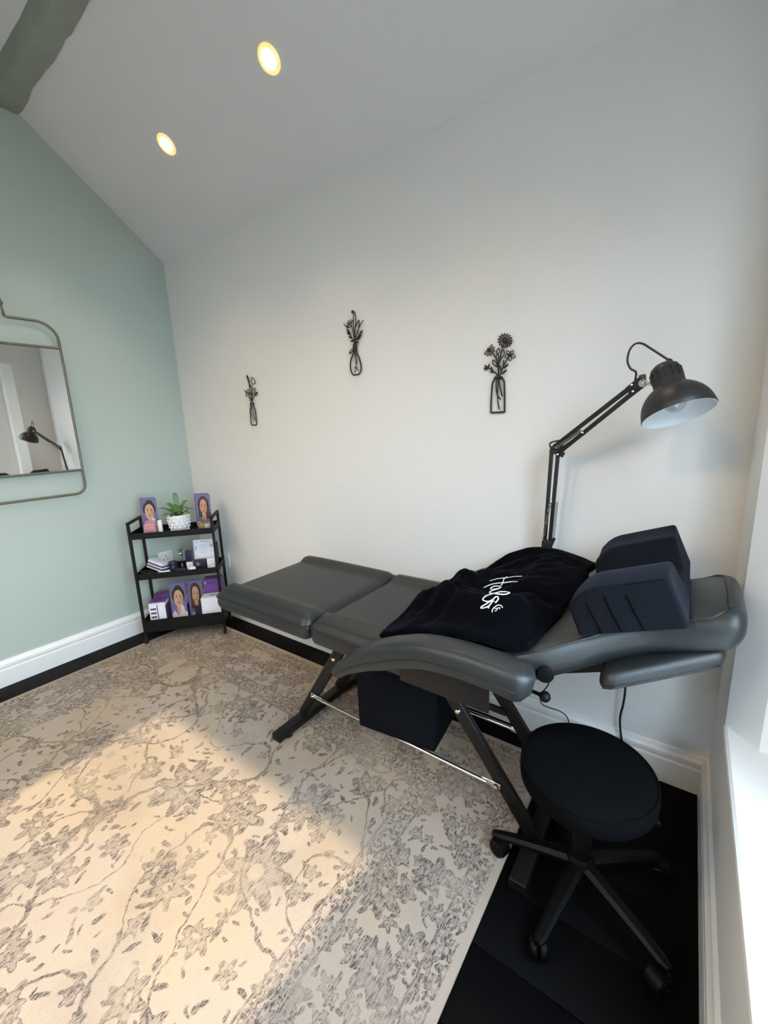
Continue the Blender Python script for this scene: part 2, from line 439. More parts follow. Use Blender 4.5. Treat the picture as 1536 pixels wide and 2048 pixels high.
# splayed reveals, then the straight part outside the frame
quad((XI, WY0, WZ0), (XI, WY0, WZ1), (xf_, WO0, WZ1), (xf_, WO0, WZ0))
quad((XI, WY1, WZ0), (XI, WY1, WZ1), (xf_, WO1, WZ1), (xf_, WO1, WZ0))
quad((XI, WY0, WZ1), (XI, WY1, WZ1), (xf_, WO1, WZ1), (xf_, WO0, WZ1))
quad((XI, WY0, WZ0), (XI, WY1, WZ0), (xf_, WO1, WZ0), (xf_, WO0, WZ0))
quad((xf_, WO0, WZ0), (xf_, WO0, WZ1), (XO, WO0, WZ1), (XO, WO0, WZ0))
quad((xf_, WO1, WZ0), (xf_, WO1, WZ1), (XO, WO1, WZ1), (XO, WO1, WZ0))
quad((xf_, WO0, WZ1), (xf_, WO1, WZ1), (XO, WO1, WZ1), (XO, WO0, WZ1))
quad((xf_, WO0, WZ0), (xf_, WO1, WZ0), (XO, WO1, WZ0), (XO, WO0, WZ0))
quad((XO, 0, -0.01), (XO, WO0, -0.01), (XO, WO0, H), (XO, 0, H))
quad((XO, WO0, -0.01), (XO, WO1, -0.01), (XO, WO1, WZ0), (XO, WO0, WZ0))
quad((XO, WO0, WZ1), (XO, WO1, WZ1), (XO, WO1, H), (XO, WO0, H))
quad((XO, WO1, -0.01), (XO, DY, -0.01), (XO, DY, H), (XO, WO1, H))
quad((XO, 0, H), (XO, DY, H), (XO, RIDGE, ZR))
struct(obj('wall_right', (V, F), 'white_wall', smooth=False))
# front wall with a tall glazed door
DX0, DX1, DZ = 0.92, 2.18, 2.10
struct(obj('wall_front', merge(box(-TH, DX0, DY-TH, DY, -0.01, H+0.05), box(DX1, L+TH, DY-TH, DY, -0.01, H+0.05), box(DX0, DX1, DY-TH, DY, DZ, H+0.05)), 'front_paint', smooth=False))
# the two slopes
struct(obj('ceiling', merge(
    prism([(TH, H-SL*TH), (RIDGE, ZR), (RIDGE, ZR+TH), (TH, H-SL*TH+TH)], -TH, XO+0.02, 'yz'),
    prism([(DY-TH, H-SL*TH), (RIDGE, ZR), (RIDGE, ZR+TH), (DY-TH, H-SL*TH+TH)], -TH, XO+0.02, 'yz')), 'ceiling_white', smooth=False))
# roof purlin, rough edged
def beam_geo():
    V = []; F = []; n = 60
    for i in range(n+1):
        x = L*i/n
        j = 0.010*(noise.noise((x*5, 1, 0))+0.6*noise.noise((x*14, 5, 0)))
        ya = -0.642+j; yb = -0.742+0.5*j; z0 = H-SL*ya
        zb = 2.826+0.006*noise.noise((x*6, 9, 2))
        V += [(x, ya, H-SL*ya+0.03), (x, ya, z0-0.006), (x, ya-0.012, zb-0.004), (x, yb+0.012, zb-0.004), (x, yb, zb+0.008), (x, yb, H-SL*yb+0.03)]
    for i in range(n):
        for k in range(5): F.append((i*6+k, i*6+k+1, (i+1)*6+k+1, (i+1)*6+k))
    return V, F
struct(obj('trim_1', beam_geo(), 'beam_paint', auto=50))
# skirting boards: torus profile (distance from the wall, height)
SK = [(0, 0), (0.020, 0), (0.020, 0.088), (0.018, 0.092), (0.0155, 0.093), (0.0155, 0.098), (0.019, 0.102), (0.0205, 0.110), (0.019, 0.119), (0.014, 0.125), (0.011, 0.130), (0.009, 0.136), (0.004, 0.138), (0, 0.138)]
def skirting(kind):
    n = len(SK); V = []; F = []
    for e in (0, 1):
        for d, z in SK:
            if kind == 'back': V.append((d if e == 0 else L-d, -d, z))
            if kind == 'left': V.append((d, -d if e == 0 else DY+d, z))
            if kind == 'right': V.append((L-d, -d if e == 0 else DY+d, z))
    for i in range(n): F.append((i, (i+1) % n, n+(i+1) % n, n+i))
    F += [tuple(range(n)), tuple(range(2*n-1, n-1, -1))]
    return V, F
for k in ('back', 'left', 'right'): struct(obj('baseboard_'+k, skirting(k), 'gloss_white', auto=25))
# window: board, frame, pane
wn = bpy.data.objects.new('window_1', None); COL.objects.link(wn); wn.location = (xf_, (WO0+WO1)/2, WZ0); struct(wn)
def put(parent, name, geo, m, **k):
    M = parent.matrix_basis.inverted()
    o = obj(name, ([M @ Vector(v) for v in geo[0]], geo[1]), m, **k); o.parent = parent; return o
def sill_geo():
    yA, yB = WY0+0.004, WY1-0.004
    prof = [(L-0.004, WZ0-0.004), (L-0.002, WZ0+0.002), (L+0.004, WZ0+0.006), (L+0.062, WZ0+0.006), (fxo+0.01, WZ0+0.006), (fxo+0.01, WZ0-0.012), (L+0.062, WZ0-0.012), (L+0.002, WZ0-0.012)]
    V = []; F = []; n = len(prof)
    for e in (0, 1):
        for x, z in prof:
            t = max(0, min(1, (x-L)/0.062)); y = (WY0-0.075*t) if e == 0 else (WY1+0.075*t); V.append((x, y, z))
    for i in range(n): F.append((i, (i+1) % n, n+(i+1) % n, n+i))
    F += [tuple(range(n)), tuple(range(2*n-1, n-1, -1))]
    return V, F
put(wn, 'window_sill', sill_geo(), 'gloss_white', auto=30)
fx0, fx1 = fxo+0.002, fxo+0.062
fw = 0.045
ym = (-0.64+WO1)/2
WP = -0.64
for nme, g in (('frame_panel', box(fx0, fx1, WP, WO0-0.001, WZ0+0.006, WZ1-0.001)), ('frame_jamb', box(fx0, fx1, WO1+0.001, WO1+fw, WZ0+0.006, WZ1-0.001)),
               ('frame_head', box(fx0, fx1, WO1+fw, WP, WZ1-fw, WZ1-0.001)), ('frame_bottom', box(fx0, fx1, WO1+fw, WP, WZ0+0.006, WZ0+fw)),
               ('mullion', box(fx0, fx1, ym-0.03, ym+0.03, WZ0+fw, WZ1-fw))):
    put(wn, nme, g, 'pvc_white', smooth=False)
for a, b_ in ((WO1+fw, ym-0.03), (ym+0.03, WP)):
    put(wn, 'pane', box(fx0+0.025, fx0+0.031, a, b_, WZ0+fw, WZ1-fw), 'window_glass', smooth=False)
# glazed door in the front wall
dr = bpy.data.objects.new('door_1', None); COL.objects.link(dr); dr.location = ((DX0+DX1)/2, DY-0.06, 0); struct(dr)
for nme, g in (('frame_jamb', box(DX0, DX0+0.03, DY-0.10, DY-0.03, 0, DZ)), ('frame_jamb', box(DX1-0.03, DX1, DY-0.10, DY-0.03, 0, DZ)),
               ('frame_head', box(DX0+0.03, DX1-0.03, DY-0.10, DY-0.03, DZ-0.03, DZ)), ('threshold', box(DX0+0.03, DX1-0.03, DY-0.10, DY-0.03, 0, 0.05))):
    put(dr, nme, g, 'pvc_white', smooth=False)
put(dr, 'pane', box(DX0+0.03, DX1-0.03, DY-0.068, DY-0.062, 0.05, DZ-0.03), 'window_glass', smooth=False)
hd = put(dr, 'handle', tube(catmull([(DX1-0.05, DY-0.03, 1.0), (DX1-0.05, DY+0.02, 1.0), (DX1-0.09, DY+0.025, 1.0), (DX1-0.16, DY+0.025, 1.0)], 4), 0.009), 'chrome')
# ground outside
struct(obj('ground', box(-12, 15, -16, 12, -0.30, -0.14), 'paving_out', smooth=False))
struct(obj('wall_skyblock', box(-6, 9, -4.75, -4.55, -0.2, 2.45), 'skyblock_out', smooth=False))  # unseen wall, added to block low sky light through the door

# rug
RX0, RX1, RY0, RY1 = 0.192, 2.484, -2.75, -0.142
rug_material(RX0, RX1, RY0, RY1)
rug = obj('rug', rbox(RX1-RX0, RY1-RY0, 0.008, 0.0035, (24, 28, 1), 2, ((RX0+RX1)/2, (RY0+RY1)/2, 0.004)), 'rug_pile', auto=60)
# keep object coordinates equal to room coordinates
tag(rug, 'large cream rug with faded grey floral print on the black floor', 'rug')

# ------------------------------------------------------------------ treatment bed
BY0, BY1 = -0.670, -0.090                 # near and far edge of the cushions
BYC = (BY0+BY1)/2
bed = Root('treatment_bed', 'black leather reclining treatment bed with side armrests along the white wall', 'massage bed', (2.05, BYC, 0))
def cushion(x0, x1, z0, z1, roll=0.022, r=0.030, ex=None, nx=14):
    sx, sy, sz = x1-x0, BY1-BY0, z1-z0
    def fn(v):
        x, y, z = v
        t = abs(y)/(sy/2)
        tt = max(0.0, min(1.0, (t-0.62)/0.12)); rise = roll*(tt*tt*(3-2*tt))
        fall = max(0.0, (t-0.76)/0.24); rise -= 0.030*fall**1.6
        wgt = max(0.0, min(1.0, (z+sz/2)/sz))
        e = 1-(abs(x)/(sx/2))**8*0.25
        crown = 0.006*(1-(x/(sx/2))**2)*(1-t*t)
        return (x, y, z+(rise*e+crown)*wgt**2)
    return rbox(sx, sy, sz, (r, r, r), (nx, 22, 3), 4, ((x0+x1)/2, BYC, (z0+z1)/2), fn)
ZC = 0.605
# parts: leg rest
legrest = bed.part('leg_rest', cushion(1.245, 1.796, 0.525, ZC, 0.022, 0.036), 'leather')
seat = bed.part('seat_cushion', cushion(1.806, 2.30, 0.527, ZC, 0.022, 0.030), 'leather')
def piping(x0, x1, z, name, sub):
    e = 0.001; r = 0.036
    pts = []
    for (cx, cy, a0) in ((x1-r, BY1-r, 0), (x0+r, BY1-r, 90), (x0+r, BY0+r, 180), (x1-r, BY0+r, 270)):
        for k in range(7):
            a = math.radians(a0+15*k); pts.append((cx+(r+e)*math.cos(a), cy+(r+e)*math.sin(a), z))
    bed.part(name, tube(pts, 0.0032, 6, closed=True), 'leather_piping', sub=sub)
piping(1.245, 1.796, 0.588, 'piping', legrest)
piping(1.806, 2.30, 0.590, 'piping', seat)
# backrest: rises to the head, narrowing to the head end
def back_half(x):
    t = max(0.0, min(1.0, (x-2.50)/0.30)); t = t*t*(3-2*t)
    return 0.285*(1-t)+0.150*t
def back_top(x): return 0.618+max(0, x-2.25)*0.358
def slab(x0, x1, half, top, thick, r, nx=26, ny=14, dome=0.012):
    """pad swept along x with rounded rim; half and top are functions of x"""
    V = []; F = []; ring = 4
    xs = [x0+r*(1-math.cos(PI/2*i/6)) for i in range(6)] + [x0+r+(x1-x0-2*r)*i/nx for i in range(nx+1)] + [x1-r+r*math.sin(PI/2*i/6) for i in range(1, 7)]
    sec = []
    for x in xs:
        if x < x0+r: q = math.sqrt(max(0, 1-((x0+r-x)/r)**2))
        elif x > x1-r: q = math.sqrt(max(0, 1-((x-x1+r)/r)**2))
        else: q = 1.0
        hw = max(0.01, half(x)-r*1.2+r*1.2*q); h = thick*0.5*(0.35+0.65*q); zc = top(x)-thick*0.5
        loop = []
        n = 10
        rr = min(r, h)
        for k in range(ny+1):
            u = -1+2*k/ny; y = u*(hw-rr); loop.append((x, BYC+y, zc+h+dome*q*(1-u*u)))
        for k in range(1, n): a = PI/2-PI*k/n; loop.append((x, BYC+hw-rr+rr*math.cos(a), zc+h*math.sin(a)))
        for k in range(ny+1): u = 1-2*k/ny; loop.append((x, BYC+u*(hw-rr), zc-h))
        for k in range(1, n): a = -PI/2-PI*k/n; loop.append((x, BYC-(hw-rr)+rr*math.cos(a), zc+h*math.sin(a)))
        sec.append(loop)
    m = len(sec[0])
    for l in sec: V += l
    for i in range(len(sec)-1):
        for k in range(m): F.append((i*m+k, i*m+(k+1) % m, (i+1)*m+(k+1) % m, (i+1)*m+k))
    F += [tuple(range(m)), tuple(range(len(sec)*m-1, (len(sec)-1)*m-1, -1))]
    return V, F
back_geo = slab(2.285, 2.944, back_half, back_top, 0.092, 0.034)
back_bvh = BVHTree.FromPolygons([Vector(v) for v in back_geo[0]], back_geo[1])
backrest = bed.part('backrest', back_geo, 'leather', auto=60)
def back_seam():
    pts = []
    xs = [2.32+0.55*i/16 for i in range(17)]
    for x in xs: pts.append((x, BYC-back_half(x)+0.014))
    h = back_half(2.87)
    for k in range(1, 7): a = -PI/2+PI/2*k/6; pts.append((2.87+0.042*math.cos(a), BYC-h+0.056+0.042*math.sin(a)))
    for k in range(0, 6): a = PI/2*k/6; pts.append((2.87+0.042*math.cos(a), BYC+h-0.056+0.042*math.sin(a)))
    for x in reversed(xs): pts.append((x, BYC+back_half(x)-0.014))
    out = []
    for p in catmull([(a, b, 0) for a, b in pts], 3):
        hit = back_bvh.ray_cast(Vector((p.x, p.y, 1.3)), Vector((0, 0, -1)))[0]
        out.append(hit+Vector((0, 0, 0.0006)) if hit else Vector((p.x, p.y, back_top(p.x)-0.01)))
    return out
bed.part('piping', tube(back_seam(), 0.0032, 6), 'leather_piping', sub=backrest)
# spare head cushion slung under the head end
def low_half(x):
    t = max(0.0, min(1.0, (x-2.72)/0.18)); return 0.225*(1-t)+0.135*t
headpad = bed.part('head_cushion', slab(2.690, 2.918, low_half, lambda x: back_top(x)-0.088, 0.050, 0.024, 14, 12, 0.0), 'leather', auto=60)
bed.part('piping', tube(catmull([(2.70+0.21*i/10, BYC-low_half(2.70+0.21*i/10)+0.006, back_top(2.70+0.21*i/10)-0.126) for i in range(11)], 3), 0.003, 6), 'leather_piping', sub=headpad)
# armrests: curved pads, pointed at the foot end
ARM = [(1.972, 0.520), (2.015, 0.575), (2.097, 0.634), (2.170, 0.675), (2.278, 0.714), (2.372, 0.727), (2.452, 0.728), (2.524, 0.724), (2.585, 0.712)]
def armrest(yc, hw):
    top = catmull([(x, 0, z) for x, z in ARM], 5); n = len(top); V = []; F = []; m = 20
    for i, p in enumerate(top):
        t = i/(n-1)
        th = 0.034+0.044*min(1, t*3.0); 
        q = min(1.0, math.sqrt(max(0.0, 1-(1-min(1, t/0.10))**2))+0.12)
        if t > 0.93: q = min(q, math.sqrt(max(0.02, 1-((t-0.93)/0.07)**2)))
        a = top[max(0, i-1)]; b = top[min(n-1, i+1)]; d = (b-a).normalized(); nn = Vector((-d.z, 0, d.x))
        h = th*(0.55+0.45*q); c = p-nn*(h/2)-nn*(th-h)*0.3
        for k in range(m):
            an = 2*PI*k/m; cs, sn = math.cos(an), math.sin(an)
            ex = 0.55
            yy = math.copysign(abs(cs)**ex, cs)*hw*q; zz = math.copysign(abs(sn)**0.62, sn)*h/2
            V.append(c+nn*zz+Vector((0, yc+yy, 0)))
    for i in range(n-1):
        for k in range(m): F.append((i*m+k, i*m+(k+1) % m, (i+1)*m+(k+1) % m, (i+1)*m+k))
    F += [tuple(range(m)), tuple(range(n*m-1, (n-1)*m-1, -1))]
    return V, F
def arm_seam(yc, hw, side):
    top = catmull([(x, 0, z) for x, z in ARM], 5); n = len(top); pts = []
    for i, p in enumerate(top):
        t = i/(n-1)
        if t < 0.05 or t > 0.96: continue
        th = 0.034+0.044*min(1, t*3.0); q = min(1.0, math.sqrt(max(0.0, 1-(1-min(1, t/0.10))**2))+0.12)
        if t > 0.93: q = min(q, math.sqrt(max(0.02, 1-((t-0.93)/0.07)**2)))
        d = (top[min(n-1, i+1)]-top[i-1]).normalized(); nn = Vector((-d.z, 0, d.x))
        pts.append(p-nn*th*0.56+Vector((0, yc+side*hw*q, 0)))
    return pts
for yc, sd in ((-0.716, -1), (-0.051, 1)):
    a = bed.part('armrest', armrest(yc, 0.044 if sd < 0 else 0.042), 'leather', auto=70)
    if sd < 0: bed.part('piping', tube(arm_seam(yc, 0.044, sd), 0.0028, 6), 'leather_piping', sub=a)
    bed.part('armrest_bracket', rbox(0.27, 0.008, 0.100, 0.003, (1, 1, 1), 2, (2.325, -0.6755 if sd < 0 else -0.0850, 0.585)), 'steel_black')
# steel underframe
for y in (-0.50, -0.27):
    bed.part('rail', bar((1.34, y, 0.505), (2.36, y, 0.505), 0.036, 0.024, up=(0, 1, 0)), 'steel_black')
    bed.part('back_rail', bar((2.34, y, 0.520), (2.84, y+(0.03 if y < -0.4 else -0.03), 0.520+0.50*0.358), 0.030, 0.022), 'steel_black')
    bed.part('leg', bar((1.548, y, 0.045), (1.852, y, 0.515), 0.044, 0.022), 'steel_black')
    bed.part('leg', bar((2.534, y, 0.040), (2.190, y, 0.515), 0.044, 0.022), 'steel_black')
    s = -1 if y < -0.4 else 1
    yo = y+s*0.019
    rod = bed.part('stretcher_rod', merge(tube([(1.665, yo, 0.1725), (2.395, yo, 0.168)], 0.0062, 10),
        bar((1.622, y+s*0.0145, 0.1735), (1.685, yo-s*0.002, 0.1722), 0.020, 0.004), bar((2.375, yo-s*0.002, 0.168), (2.437, y+s*0.0145, 0.166), 0.020, 0.004)), 'chrome')
    for (bx, bz) in ((1.636, 0.1735), (2.423, 0.166)):
        bed.part('bolt', xf(lathe([(0.009, 0), (0.009, 0.003), (0.0065, 0.007), (0.001, 0.008)], 14), align((bx, y+s*0.017, bz), (0, s, 0))), 'chrome', sub=rod)
    for (bx, bz) in ((1.766, 0.382), (2.294, 0.371)):
        bed.part('bolt', xf(lathe([(0.010, 0), (0.010, 0.004), (0.007, 0.008), (0.001, 0.009)], 14), align((bx, y+s*0.011, bz), (0, s, 0))), 'chrome')
for x in (1.556, 2.540):
    zb = 0.022 if x < 2 else 0.014
    sk = bed.part('skid_bar', rbox(0.046, 0.56, 0.030, 0.003, (1, 1, 1), 2, (x, -0.382, zb+0.015)), 'steel_black')
    for y in (-0.60, -0.16):
        bed.part('foot_pad', lathe([(0.019, (0.0082 if x < 2 else 0.0002)), (0.021, zb-0.004), (0.018, zb+0.001)], 16, (x, y, 0)), 'rubber', sub=sk)
bed.part('brace', bar((1.70, -0.285, 0.255), (2.37, -0.285, 0.250), 0.024, 0.014), 'steel_black')
bed.part('gas_strut', merge(tube([(2.20, -0.385, 0.30), (2.36, -0.385, 0.42)], 0.010, 10), tube([(2.36, -0.385, 0.42), (2.48, -0.385, 0.51)], 0.006, 10)), 'steel_black')
bed.part('cross_bar', bar((2.33, -0.55, 0.500), (2.33, -0.21, 0.500), 0.026, 0.026, up=(0, 0, 1)), 'steel_black')
bed.part('clamp_knob', merge(xf(lathe([(0.006, 0), (0.006, 0.012), (0.014, 0.016), (0.019, 0.022), (0.020, 0.030), (0.016, 0.036), (0.002, 0.038)], 20), align((2.585, -0.650, 0.690), (0.25, -1, 0.1)))), 'plastic_black')
bed.part('lever', merge(tube([(2.52, -0.56, 0.560), (2.590, -0.665, 0.628)], 0.005, 8), sphere((2.592, -0.668, 0.630), 0.013)), 'plastic_black')

# ------------------------------------------------------------------ storage box on the rods
ang = math.atan2(0.034, 0.297)
sb = Root('storage_box', 'dark navy fabric storage cube with lid under the bed', 'storage box', (2.045, -0.389, 0.1805), ang)
def fold(v):
    x, y, z = v; return (x*(1+0.006*math.sin(z*20)), y*(1+0.006*math.cos(z*17)), z)
sb.part('box_body', rbox(0.300, 0.300, 0.262, 0.007, (6, 6, 6), 2, (0, 0, 0.131), fold), 'fabric_navy', local=True)
sb.part('lid', rbox(0.308, 0.308, 0.050, 0.008, (4, 4, 1), 2, (0, 0, 0.262), lambda v: (v[0], v[1], v[2]+0.002*math.sin(v[0]*40))), 'fabric_navy', local=True)

# ------------------------------------------------------------------ plush blanket
NEAR = [(2.105, -0.640, 0.640), (2.20, -0.664, 0.690), (2.30, -0.668, 0.722), (2.40, -0.668, 0.736), (2.48, -0.664, 0.734), (2.545, -0.645, 0.725)]
FAR = [(2.255, -0.092, 0.738), (2.305, -0.080, 0.772), (2.37, -0.075, 0.800), (2.44, -0.075, 0.808), (2.52, -0.085, 0.800), (2.588, -0.090, 0.782)]
LEFT = [(2.105, -0.640, 0.640), (2.085, -0.52, 0.640), (2.08, -0.38, 0.640), (2.10, -0.26, 0.644), (2.175, -0.16, 0.668), (2.255, -0.092, 0.738)]
RIGHT = [(2.545, -0.645, 0.725), (2.560, -0.55, 0.748), (2.575, -0.42, 0.766), (2.588, -0.28, 0.786), (2.594, -0.16, 0.796), (2.588, -0.090, 0.782)]
def curve_at(pts, t):
    c = catmull(pts, 10); f = t*(len(c)-1); i = min(int(f), len(c)-2); return c[i].lerp(c[i+1], f-i)
def blanket_grid(n):
    cn = [curve_at(NEAR, i/n) for i in range(n+1)]; cf = [curve_at(FAR, i/n) for i in range(n+1)]
    cl = [curve_at(LEFT, i/n) for i in range(n+1)]; cr = [curve_at(RIGHT, i/n) for i in range(n+1)]
    G = []
    for i in range(n+1):
        s = i/n; r = []
        for j in range(n+1):
            t = j/n
            p = (cn[i]*(1-t)+cf[i]*t)+(cl[j]*(1-s)+cr[j]*s)-((cn[0]*(1-s)+cn[n]*s)*(1-t)+(cf[0]*(1-s)+cf[n]*s)*t)
            e = min(1.0, 7*min(s, 1-s))*min(1.0, 7*min(t, 1-t))
            q = Vector((p.x*5, p.y*5, 3.1))
            lump = 0.026*noise.noise(q)+0.020*noise.noise(q*2.3+Vector((4, 1, 0)))+0.010*noise.noise(q*5.2)+0.004*noise.noise(q*11)
            fold1 = 0.040*math.exp(-((t-0.24-0.05*math.sin(s*7))/0.10)**2)
            fold2 = 0.024*math.exp(-((s-0.22-0.10*math.sin(t*5))/0.06)**2)-0.014*math.exp(-((s-0.31-0.10*math.sin(t*5))/0.035)**2)
            fold3 = -0.026*math.exp(-((t-0.36-0.03*math.sin(s*9+1))/0.03)**2)*min(1, 2.2*s)
            p = p+Vector((0, 0, e*(lump+fold1+fold2*0.8+fold3)+0.004))
            under = back_top(p.x) if p.x > 2.27 else 0.612
            p.z = max(p.z, under+0.016)
            # ragged hem
            if i in (0, n) or j in (0, n): p += Vector((noise.noise(q*4), noise.noise(q*4+Vector((5, 0, 0))), 0))*0.010
            r.append(p)
        G.append(r)
    return G
BG = blanket_grid(96); nb = 96
def blanket_geo():
    V = []; F = []; m = nb+1
    for r in BG: V += r
    for i in range(nb):
        for j in range(nb): F.append((i*m+j, (i+1)*m+j, (i+1)*m+j+1, i*m+j+1))
    top = list(F); o = len(V)
    for i in range(m):
        for j in range(m):
            p = BG[i][j]; V.append(p-Vector((0, 0, 0.020)))
    F += [tuple(reversed([k+o for k in f])) for f in top]
    rim = [i*m for i in range(m)]+[nb*m+j for j in range(1, m)]+[i*m+nb for i in range(nb-1, -1, -1)]+[j for j in range(nb-1, 0, -1)]
    c = Vector((2.36, -0.38, 0.7)); k = len(V)
    for q in rim:
        p = V[q]; d = (p-c); d.z = 0; d.normalize(); V.append(p+d*0.010-Vector((0, 0, 0.010)))
    R = len(rim)
    for a in range(R):
        b = (a+1) % R
        F.append((rim[a], rim[b], k+b, k+a)); F.append((k+a, k+b, rim[b]+o, rim[a]+o))
    return V, F
blk = Root('blanket', 'black plush blanket with white script lettering spread over the bed', 'blanket', (2.36, -0.38, 0.62))
blanket = blk.part('fleece', blanket_geo(), 'velvet_black', auto=0)
_m = nb+1
bvh = BVHTree.FromPolygons([p for r in BG for p in r], [(i*_m+j, (i+1)*_m+j, (i+1)*_m+j+1, i*_m+j+1) for i in range(nb) for j in range(nb)])
def on_blanket(px, py):
    d = ray(px, py).normalized(); h = bvh.ray_cast(CAM, d)
    if h[0] is None: return on(px, py, 2, 0.70)
    n = h[1] if h[1].z > 0 else -h[1]
    return h[0]+n*0.0022
STROKES = [
 [(510, 420), (700, 365), (900, 340), (1130, 308), (1340, 300)],
 [(360, 595), (550, 510), (750, 475), (900, 462), (1050, 445), (1215, 440)],
 [(940, 310), (870, 370), (850, 450), (830, 500), (790, 545)],
 [(740, 620), (790, 580), (720, 555), (620, 562), (530, 620), (570, 645), (740, 620), (600, 662), (500, 710), (520, 742), (620, 745), (760, 710), (900, 703), (1020, 720), (940, 762), (800, 772), (660, 750), (540, 765), (400, 820), (332, 890), (360, 925), (480, 945), (600, 890), (660, 830), (715, 826), (735, 870), (700, 930), (655, 980)],
 [(630, 940), (540, 942), (420, 1010), (300, 1080), (300, 1115), (400, 1100), (500, 1055), (560, 985), (600, 925)],
 [(478, 1120), (500, 1060)],
 [(570, 1215), (590, 1140), (650, 1072), (740, 1032), (815, 1055), (838, 1105)],
 [(640, 1122), (780, 1095)], [(640, 1185), (690, 1160), (702, 1110)], [(768, 1140), (752, 1100)]]
WID = [1.5, 2.1, 2.0, 2.4, 2.4, 2.0, 1.6, 1.3, 1.2, 1.2]
gs = []
for st, wd in zip(STROKES, WID):
    pts = catmull([(a, b, 0) for a, b in st], 5)
    gs.append(tube([on_blanket(940+p.x/12.8, 1130+p.y/12.8) for p in pts], wd*0.00072, 6))
blk.part('lettering', merge(*gs), 'thread_white', label='white embroidered script lettering')

# ------------------------------------------------------------------ bolster pillow with a scooped middle
tilt = math.atan(0.358)
bo = Root('bolster_pillow', 'navy velour foam bolster with a scooped middle on the head end', 'pillow', (2.745, -0.392, back_top(2.745)))
def bolster_fn(v):
    x, y, z = v
    t = abs(y)/0.23
    s = max(0.0, min(1.0, (t-0.16)/0.34)); s = s*s*(3-2*s)
    top = 0.040+(0.108-0.040)*s+0.010*max(0.0, y)/0.23
    zz = (z+0.064)/0.128
    cham = 0.0
    xx = x
    if x < 0: xx = x-0.0; cham = 0.034*max(0, (-x-0.035)/0.070)**2*zz
    sag = 0.003*math.sin(y*30)*zz
    return (xx+0.012*zz*(1 if x > 0 else 0.5)*-0.5, y, zz*top-cham+sag)
Mb = align((2.747, -0.392, back_top(2.745)+0.016), (-math.sin(tilt), 0, math.cos(tilt)), (math.cos(tilt), 0, math.sin(tilt)))
pil = bo.part('cover', xf(rbox(0.210, 0.460, 0.128, 0.009, (10, 40, 5), 3, (0, 0, 0), bolster_fn), Mb), 'velour_navy', auto=60)
def face_seam(pts): return [Mb @ Vector((a, -0.2312, b)) for a, b in pts]
for k, xs in enumerate((-0.062, -0.022, 0.020)):
    bo.part('seam', tube(face_seam([(xs-0.004, 0.086-(0.010 if k == 0 else 0)), (xs, 0.05), (xs+0.008, 0.004)]), 0.0011, 5), 'velvet_black', sub=pil)
bo.part('seam', tube([Mb @ Vector(p) for p in ((-0.098, -0.2262, 0.074), (-0.05, -0.2262, 0.0985), (0.02, -0.2262, 0.104), (0.088, -0.2262, 0.104))], 0.0014, 5), 'velvet_black', sub=pil)

# ------------------------------------------------------------------ stool
SX, SY = 2.672, -0.552
st = Root('stool', 'round black padded stool on castors in front of the bed head', 'stool', (SX, SY, 0))
seat_z = 0.396; SR = 0.160
st.part('seat', lathe([(0.001, seat_z-0.062), (SR-0.03, seat_z-0.062), (SR-0.008, seat_z-0.058), (SR-0.001, seat_z-0.048), (SR, seat_z-0.03), (SR-0.001, seat_z-0.012), (SR-0.006, seat_z-0.004), (SR-0.016, seat_z), (SR-0.05, seat_z+0.004), (0.001, seat_z+0.007)], 56, (SX, SY, 0), False), 'fabric_black', auto=60)
st.part('piping', tube([(SX+(SR-0.004)*math.cos(2*PI*k/56), SY+(SR-0.004)*math.sin(2*PI*k/56), seat_z-0.004) for k in range(56)], 0.0028, 6, closed=True), 'fabric_black')
st.part('seat_plate', rbox(0.16, 0.16, 0.012, 0.004, (1, 1, 1), 2, (SX, SY, seat_z-0.069)), 'steel_black')
st.part('gas_column', lathe([(0.024, 0.075), (0.024, 0.20), (0.022, 0.204), (0.0135, 0.206), (0.0135, seat_z-0.066)], 24, (SX, SY, 0)), 'plastic_black')
st.part('lever', merge(tube(catmull([(SX+0.02, SY, seat_z-0.075), (SX+0.10, SY+0.01, seat_z-0.080), (SX+0.155, SY+0.015, seat_z-0.092)], 4), 0.004, 8), sphere((SX+0.158, SY+0.015, seat_z-0.093), 0.008)), 'plastic_black')
st.part('hub', lathe([(0.030, 0.070), (0.034, 0.078), (0.034, 0.112), (0.027, 0.122)], 24, (SX, SY, 0)), 'plastic_black')
